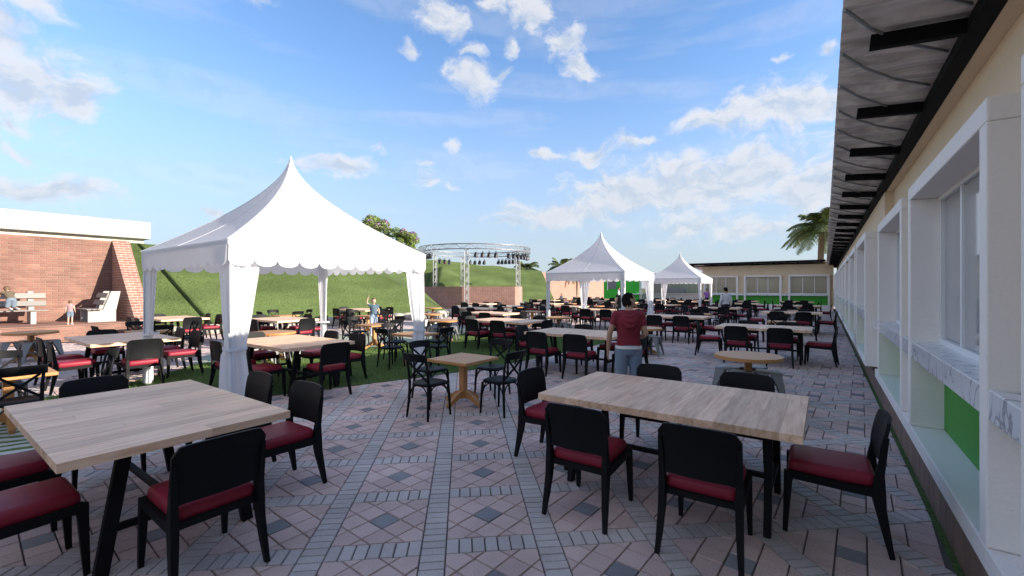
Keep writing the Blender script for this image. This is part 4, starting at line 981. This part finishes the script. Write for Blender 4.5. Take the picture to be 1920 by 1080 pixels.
# ---------------------------------------------------------------- people
def remesh(mb, name, m, parent, vox=.014, it=4):
    o = mb.build('tmp', m, None, fixn=True)
    r = o.modifiers.new('r', 'REMESH'); r.mode = 'VOXEL'; r.voxel_size = vox
    s = o.modifiers.new('s', 'SMOOTH'); s.iterations = it; s.factor = .5
    dg = bpy.context.evaluated_depsgraph_get(); me = bpy.data.meshes.new_from_object(o.evaluated_get(dg)); me.name = name
    bpy.data.objects.remove(o); me.shade_smooth()
    if not me.materials: me.materials.append(m)
    return obj(name, me, parent)
def hand(q, w, d, side, s=1.0, palm_in=None):
    """palm and five curled fingers; w wrist, d pointing along the forearm, side = direction of the thumb"""
    w = Vector(w); d = Vector(d).normalized(); th = Vector(side); th = (th-d*th.dot(d)).normalized(); n = d.cross(th)
    if palm_in is not None and n.dot(Vector(palm_in)) < 0: n = -n
    q.sweep([w, w+d*.03*s, w+d*.085*s], [(.020*s,.016*s),(.034*s,.015*s),(.036*s,.012*s)], ref=tuple(th), n=10)
    for i, (o_, l) in enumerate(((.027,.066),(.010,.075),(-.008,.07),(-.026,.054))):
        b = w+d*.08*s+th*o_*s; q.sweep([b, b+d*l*.45*s+n*.006*s, b+d*l*.8*s+n*.02*s, b+d*l*s+n*.032*s], [.0095*s,.009*s,.008*s,.006*s], n=6, ref=tuple(th))
    b = w+d*.03*s+th*.03*s; q.sweep([b, b+d*.025*s+th*.022*s+n*.006*s, b+d*.055*s+th*.024*s+n*.014*s], [.012*s,.010*s,.007*s], n=6, ref=tuple(n))
def limb(q, P, Rr, n=10): q.sweep(P, Rr, n=n, ref=(.2,1,.1))
def person(name_label, loc, rz, h=1.7, J=None, skin='skin', hair='hair_dark', top='shirt_red', bottom='jeans', sleeve=.5, legs='long', turn=0, hood=False, hem=None, vox=.014, longhair=False, child=False, face=True, shoe='sole_white', group=None):
    t = thing('person', name_label, 'person', loc, rz, group)
    k = h/1.7; hs = 1.28 if child else 1.0
    D = dict(pelvis=(0,0,.92), waist=(0,0,1.06), chest=(0,0,1.26), neck=(0,-.005,1.44), head=(0,.02,1.585), shl=(-.175,0,1.385), shr=(.175,0,1.385), ell=(-.235,-.03,1.11), elr=(.235,-.03,1.11), wrl=(-.25,.04,.87), wrr=(.25,.04,.87),
             hil=(-.088,0,.90), hir=(.088,0,.90), knl=(-.095,.02,.49), knr=(.095,.02,.49), anl=(-.10,-.02,.085), anr=(.10,-.02,.085), tol=(-.115,.13,.035), tor=(.115,.13,.035))
    if J: D.update(J)
    D = {a: Vector(b)*k for a, b in D.items()}
    g_ = lambda a: D[a]
    def torso(q, e):
        p = [g_('pelvis')+(g_('pelvis')-g_('waist')).normalized()*.07*k, g_('pelvis'), g_('waist'), g_('chest'), g_('neck')-(g_('neck')-g_('chest'))*.32, g_('neck')-(g_('neck')-g_('chest'))*.08]
        q.sweep(p, [(.12*k+e,.085*k+e),(.158*k+e,.105*k+e),(.135*k+e,.092*k+e),(.160*k+e,.108*k+e),(.165*k+e,.088*k+e),(.085*k+e,.062*k+e)], ref=(1,0,0), n=18)
        for s in 'lr': q.sphere(g_('sh'+s), .058*k+e, 10, 8)
    q = MB(); torso(q, 0)
    up = (g_('head')-g_('neck')).normalized(); q.sweep([g_('neck')-up*.05*k, g_('head')], .052*k, n=12)
    hc = g_('head'); Rh = Matrix.Rotation(turn, 3, 'Z'); fw_ = Rh @ Vector((0,1,0))
    q.sphere(hc+up*.012*k, (.076*k*hs,.092*k*hs,.105*k*hs), 18, 14, Rh); q.sphere(hc+fw_*.028*k*hs-up*.045*k*hs, (.055*k*hs,.06*k*hs,.06*k*hs), 14, 10, Rh)
    nb = hc+fw_*.094*k*hs-up*.01*k; q.sweep([nb+up*.03*k-fw_*.012*k, nb+fw_*.01*k-up*.012*k, nb-up*.02*k-fw_*.012*k], [.007*k,.012*k,.009*k], n=6)
    sd = Rh @ Vector((1,0,0))
    for s in (-1, 1): q.sphere(hc+sd*s*.078*k*hs-fw_*.006*k-up*.008*k, (.012*k,.02*k,.03*k), 8, 6)
    for s in 'lr':
        limb(q, [g_('sh'+s), g_('sh'+s).lerp(g_('el'+s), .5), g_('el'+s), g_('el'+s).lerp(g_('wr'+s), .35), g_('wr'+s)], [.050*k,.044*k,.038*k,.037*k,.025*k])
        d = g_('wr'+s)-g_('el'+s); hand(q, g_('wr'+s), d, Vector((0,1,.2)) if abs(d.normalized().y) < .8 else Vector((0,0,1)), k*(1.0 if not child else .95), -g_('wr'+s)+g_('chest'))
        limb(q, [g_('hi'+s), g_('hi'+s).lerp(g_('kn'+s), .5), g_('kn'+s), g_('kn'+s).lerp(g_('an'+s), .35), g_('an'+s)], [.080*k,.070*k,.054*k,.052*k,.036*k])
        q.sweep([g_('an'+s)-(g_('to'+s)-g_('an'+s))*.35-Vector((0,0,.03*k)), g_('an'+s)-Vector((0,0,.035*k)), g_('to'+s)], [(.03*k,.035*k),(.038*k,.04*k),(.036*k,.022*k)], ref=(1,0,0), n=10)
    remesh(q, 'body', MT[skin], t, vox if not child else vox*.8)
    # hair: cap over the crown
    q = MB(); q.sphere(hc+up*.026*k-fw_*.010*k, (.084*k*hs,.098*k*hs,.100*k*hs), 20, 14, Rh)
    for i in range(26):
        a = random.uniform(-2.3, 2.3); dr = (-fw_*math.cos(a)+sd*math.sin(a)); base = hc+up*random.uniform(.0,.05)*k+dr*.078*k*hs
        q.sweep([base+up*.02*k, base-up*.03*k+dr*.006*k, base-up*(.078+random.uniform(0,.025)+(.12 if longhair else 0))*k*(1 if abs(a) < 1.7 else .6)-dr*.004*k], [.02*k,.018*k,.008*k], n=6)
    # carve the face: keep hair off the front by removing vertices ahead of the brow
    ho = remesh(q, 'hair', MT[hair], t, .011 if not child else .010, 2)
    bm = bmesh.new(); bm.from_mesh(ho.data)
    dl = [v for v in bm.verts if ((v.co-hc).dot(fw_) > .022*k*hs and (v.co-hc).dot(up) < .06*k*hs) or ((v.co-hc).dot(fw_) > -.03*k*hs and (v.co-hc).dot(up) < .0)]
    bmesh.ops.delete(bm, geom=dl, context='VERTS'); bm.to_mesh(ho.data); bm.free()
    if face:
        for s in (-1, 1): q = MB(); q.sphere(hc+fw_*.083*k*hs+sd*s*.031*k*hs+up*.006*k, (.012*k,.008*k,.008*k), 8, 6); q.build('eye', MT['eye_dark'], t, smooth=True)
        q = MB(); q.sphere(hc+fw_*.083*k*hs-up*.052*k*hs, (.02*k,.008*k,.006*k), 8, 6); q.build('mouth', MT['lip'], t, smooth=True)
    # clothes
    q = MB(); torso(q, .012*k)
    for s in 'lr': limb(q, [g_('sh'+s), g_('sh'+s).lerp(g_('el'+s), sleeve*.6), g_('sh'+s).lerp(g_('el'+s), min(1, sleeve))]+([g_('el'+s).lerp(g_('wr'+s), .9)] if sleeve > 1 else []), [.058*k,.056*k,.054*k]+([.036*k] if sleeve > 1 else []), 12)
    remesh(q, 'shirt', MT[top], t, vox)
    if legs == 'dress':
        q = MB(); q.sweep([g_('waist'), g_('pelvis'), g_('pelvis')-Vector((0,0,.35*k))], [(.15*k,.11*k),(.185*k,.14*k),(.22*k,.18*k)], ref=(1,0,0), n=20); q.build('skirt', MT[bottom], t, smooth=50)
    else:
        q = MB(); p = g_('pelvis'); w = g_('waist'); f = .96 if legs == 'long' else .72
        q.sweep([p+(p-w).normalized()*.09*k, p, p.lerp(w, .55)], [(.13*k,.10*k),(.172*k,.122*k),(.15*k,.106*k)], ref=(1,0,0), n=18)
        for s in 'lr':
            if legs == 'long': limb(q, [g_('hi'+s), g_('hi'+s).lerp(g_('kn'+s), .5), g_('kn'+s), g_('kn'+s).lerp(g_('an'+s), .5), g_('kn'+s).lerp(g_('an'+s), .97)], [.094*k,.086*k,.072*k,.066*k,.064*k], 12)
            else: limb(q, [g_('hi'+s), g_('hi'+s).lerp(g_('kn'+s), .5), g_('hi'+s).lerp(g_('kn'+s), .88)], [.096*k,.090*k,.088*k], 12)
        remesh(q, 'trousers' if legs == 'long' else 'shorts', MT[bottom], t, vox)
    for s in 'lr':
        q = MB(); a = g_('an'+s); tt = g_('to'+s); dz = Vector((0,0,.04*k))
        q.sweep([a-(tt-a)*.45-dz*1.1, a-dz*1.05, tt-dz*.05, tt+(tt-a).normalized()*.02*k], [(.038*k,.036*k),(.044*k,.042*k),(.043*k,.028*k),(.03*k,.018*k)], ref=(1,0,0), n=12); q.build('shoe', MT[shoe], t, smooth=True)
    if hem:
        q = MB(); p = g_('pelvis'); w = g_('waist'); q.sweep([p.lerp(w, -.05), p.lerp(w, .22)], [(.176*k,.128*k),(.176*k,.124*k)], ref=(1,0,0), n=24); q.build('undershirt_hem', MT[hem], t, smooth=60)
    if hood:
        q = MB(); c = g_('neck')
        for lay, (rr, dz_, tk) in enumerate(((.088,-.01,.032),(.098,-.035,.032),(.09,-.062,.03))):
            pts_ = []
            for th in np.linspace(-2.2, 2.2, 15): back = math.cos(th); pts_.append(c+Vector((rr*1.05*math.sin(th), -rr*back-.02-.012*lay*max(0, back), dz_-.075*max(0, back)*(1+.5*lay)-.02))*k)
            q.sweep(pts_, [(.012*k+tk*k*.7*math.sin(math.pi*(i+1)/16)) for i in range(15)], n=10, ref=(0,0,1))
        remesh(q, 'hood', MT[top], t, .012, 3)
    return t
person('person in red hooded short-sleeved top and blue jeans standing behind the nearest right table', (-2.05,5.45,0), R(31), 1.635, dict(shl=(-.158,0,1.345), shr=(.158,0,1.345), ell=(-.25,-.02,1.12), wrl=(-.265,.02,.88), elr=(.215,-.05,1.10), wrr=(.12,.16,1.02), head=(.015,.055,1.535)), top='shirt_red', bottom='jeans', sleeve=.55, hood=True, hem='shirt_hem', turn=R(-62), vox=.011)
person('person in pale shirt and dark trousers seen from behind near the far windows', (-3.55,21.2,0), R(38), 1.68, dict(knl=(-.1,.06,.5), anl=(-.1,.1,.085), tol=(-.11,.24,.035)), top='shirt_white', bottom='trousers_dark', sleeve=1.2, shoe='trousers_dark')
person('child in blue tee and pale trousers waving one raised arm', (-12.75,9.6,0), R(-125), 1.29, dict(elr=(.30,.05,1.50), wrr=(.24,.08,1.74), shr=(.175,0,1.40)), skin='skin_light', hair='hair_brown', top='tee_blue', bottom='trousers_light', child=True)
person('person in sleeveless black dress standing beyond the red-topped person', (-6.4,16.3,0), R(20), 1.64, None, skin='skin_light', hair='hair_brown', top='dress_black', bottom='dress_black', sleeve=.12, legs='dress', turn=R(-50))
person('child in brown tee and blue shorts kneeling on the left bench', (-20.12,2.0,.98), R(100), 1.12, dict(pelvis=(0,-.05,.46), waist=(0,.06,.58), chest=(0,.24,.72), neck=(0,.38,.84), head=(0,.46,.97), shl=(-.17,.33,.80), shr=(.17,.33,.80), ell=(-.22,.5,.62), elr=(.22,.5,.62), wrl=(-.2,.62,.42), wrr=(.2,.62,.42),
   hil=(-.09,-.05,.44), hir=(.09,-.05,.44), knl=(-.11,.06,.09), knr=(.11,.06,.09), anl=(-.11,-.33,.10), anr=(.11,-.33,.10), tol=(-.11,-.50,.06), tor=(.11,-.50,.06)), skin='skin_light', hair='hair_brown', top='tee_brown', bottom='shorts_blue', legs='short', child=True)
person('small child in pinkish top standing at the terrace edge', (-18.98,3.1,.52), R(70), .74, None, skin='skin_light', hair='hair_brown', top='tee_pink', bottom='shorts_blue', legs='short', child=True)
person('person in white shirt and dark trousers walking past the green kiosk', (-17.3,43.2,0), R(-70), 1.72, dict(knl=(-.1,.14,.5), anl=(-.1,.22,.09), tol=(-.11,.36,.04), knr=(.1,-.02,.5), anr=(.1,-.22,.1), tor=(.11,-.1,.04), ell=(-.24,.12,1.14), wrl=(-.24,.3,1.05)), top='shirt_white', bottom='trousers_dark', sleeve=1.2, vox=.02, face=False)
person('person in purple top beside the farthest tent', (-7.4,36.2,0), R(180), 1.6, None, hair='hair_dark', top='top_purple', bottom='trousers_dark', sleeve=.6, vox=.02, face=False)
person('child in grey top in front of the far brick wall', (-18.6,33.5,0), R(-150), 1.15, None, hair='hair_dark', top='top_grey', bottom='trousers_dark', sleeve=.6, vox=.02, face=False, child=True)

# ---------------------------------------------------------------- trees
def leaf_cloud(centers, n, size, m, name, parent, aspect=.55):
    q = MB(); V = []; F = []
    for _ in range(n):
        c, r = random.choice(centers); d = Vector((random.gauss(0,1), random.gauss(0,1), random.gauss(0,1))).normalized(); rr = r*random.uniform(.55,1.05)**.6
        p = Vector(c)+Vector((d.x*rr, d.y*rr, d.z*rr*.8)); a = Vector((random.gauss(0,1), random.gauss(0,1), random.gauss(0,.5))).normalized(); b = a.cross(d+Vector((.01,.3,.2))).normalized(); s = size*random.uniform(.6,1.3)
        o = len(V); V += [p-a*s, p+b*s*aspect, p+a*s, p-b*s*aspect]; F.append((o, o+1, o+2, o+3))
    me = bpy.data.meshes.new(name); me.from_pydata(V, [], F); me.materials.append(m); return obj(name, me, parent)
ft = thing('flowering_tree', 'leafy green tree with purple blossom behind the big tent', 'tree', cw(-9.95,36))
q = MB(); q.sweep([(0,0,0),(.1,0,1.6),(-.1,.1,3.0),(.1,.1,4.2)], [.24,.19,.15,.08], n=10)
for (x, y, z) in ((-1.5,-1.1,5.6),(-.9,-.6,6.3),(-.2,-.4,5.6),(1.0,.8,5.4),(1.2,.9,4.7)): q.sweep([(0,.05,2.9),(x*.5,y*.5,z*.78),(x,y,z)], [.11,.07,.025], n=7)
q.build('trunk', MT['bark'], ft, smooth=True)
cen = []
def clump(c, R_, n, r):
    out = []
    for _ in range(n): d = Vector((random.gauss(0,1), random.gauss(0,1), random.gauss(0,.8))).normalized()*R_*random.random()**.5; out.append((Vector(c)+d, r*random.uniform(.7,1.2)))
    return out
rt = Vector((CS, SN, 0))      # rightwards as seen from the tables
cen += clump(rt*-1.1+Vector((0,0,6.65)), 1.25, 26, .42)+clump(rt*-2.3+Vector((0,0,6.1)), .85, 13, .38)+clump(rt*-.4+Vector((0,0,5.3)), 1.0, 14, .38)
cen += clump(rt*1.35+Vector((0,0,5.75)), 1.0, 20, .38)+clump(rt*1.5+Vector((0,0,4.7)), .7, 8, .34)
leaf_cloud(cen, 14000, .095, MT['leaf'], 'crown', ft)
leaf_cloud([(c+Vector((0,0,.12)), r*.75) for c, r in cen[::4]], 2600, .085, MT['blossom'], 'blossom', ft, .7)

def palm(label, base, H_, R_, nf, seed, trunk_r=.2, drop=1.0):
    rnd = random.Random(seed); t = thing('palm_tree', label, 'tree', base, 0, 'palms behind the buildings')
    q = MB(); n = 16
    q.sweep([(.25*math.sin(i/n*1.5), 0, H_*i/n) for i in range(n+1)], [trunk_r*(1.25-.4*i/n)*(1+.08*(i % 2)) for i in range(n+1)], n=12); q.build('trunk', MT['bark'], t, smooth=True)
    top = Vector((.25*math.sin(1.5), 0, H_))
    for f in range(nf):
        az = f*2.399+rnd.uniform(-.2,.2); el = rnd.uniform(-.15,1.25); L_ = R_*rnd.uniform(.85,1.1); d = Vector((math.cos(az), math.sin(az), 0)); side = Vector((-d.y, d.x, 0))
        pts_ = [];  N_ = 16
        for i in range(N_+1):
            s = i/N_; pts_.append(top+d*L_*(math.cos(el)*s*(1-.12*s))+Vector((0,0,L_*(math.sin(el)*s-.62*drop*s*s*(.6+.4*math.cos(el))))))
        q = MB(); q.sweep(pts_, [.035*(1-.8*i/N_)*R_/3 for i in range(N_+1)], n=5, ref=tuple(side))
        for i in range(2, N_+1):
            for u_ in (0, .33, .66):
                if i == N_ and u_: continue
                p = pts_[i].lerp(pts_[min(N_, i+1)], u_); tg = (pts_[i]-pts_[i-1]).normalized(); ll = R_*.26*math.sin(math.pi*min(1, (i+u_)/N_*.88+.12))**.7
                for s in (-1, 1):
                    tip = p+side*s*ll*.72+tg*ll*.55+Vector((0,0,-ll*rnd.uniform(.25,.6))); mid = p.lerp(tip, .5)+Vector((0,0,ll*.1)); w_ = tg*.034*R_/3
                    q.add([p-w_, p+w_, mid+w_*1.1, mid-w_*1.1, tip], [(0,1,2,3),(3,2,4)])
        q.build('frond', MT['palm_leaf'], t)
    return t
palm('tall palm rising behind the roof of the end building', cw(30.4,43.5), 7.6, 4.3, 34, 3, .26)
palm('small palm crown showing just right of the stage truss', cw(1.75,61), 4.3, 3.1, 26, 5)
palm('small palm crown left of the second white tent', cw(6.6,61), 4.4, 3.1, 26, 8)
palm('palm tip behind the slope of the second white tent', cw(9.0,62), 4.8, 2.8, 22, 11)
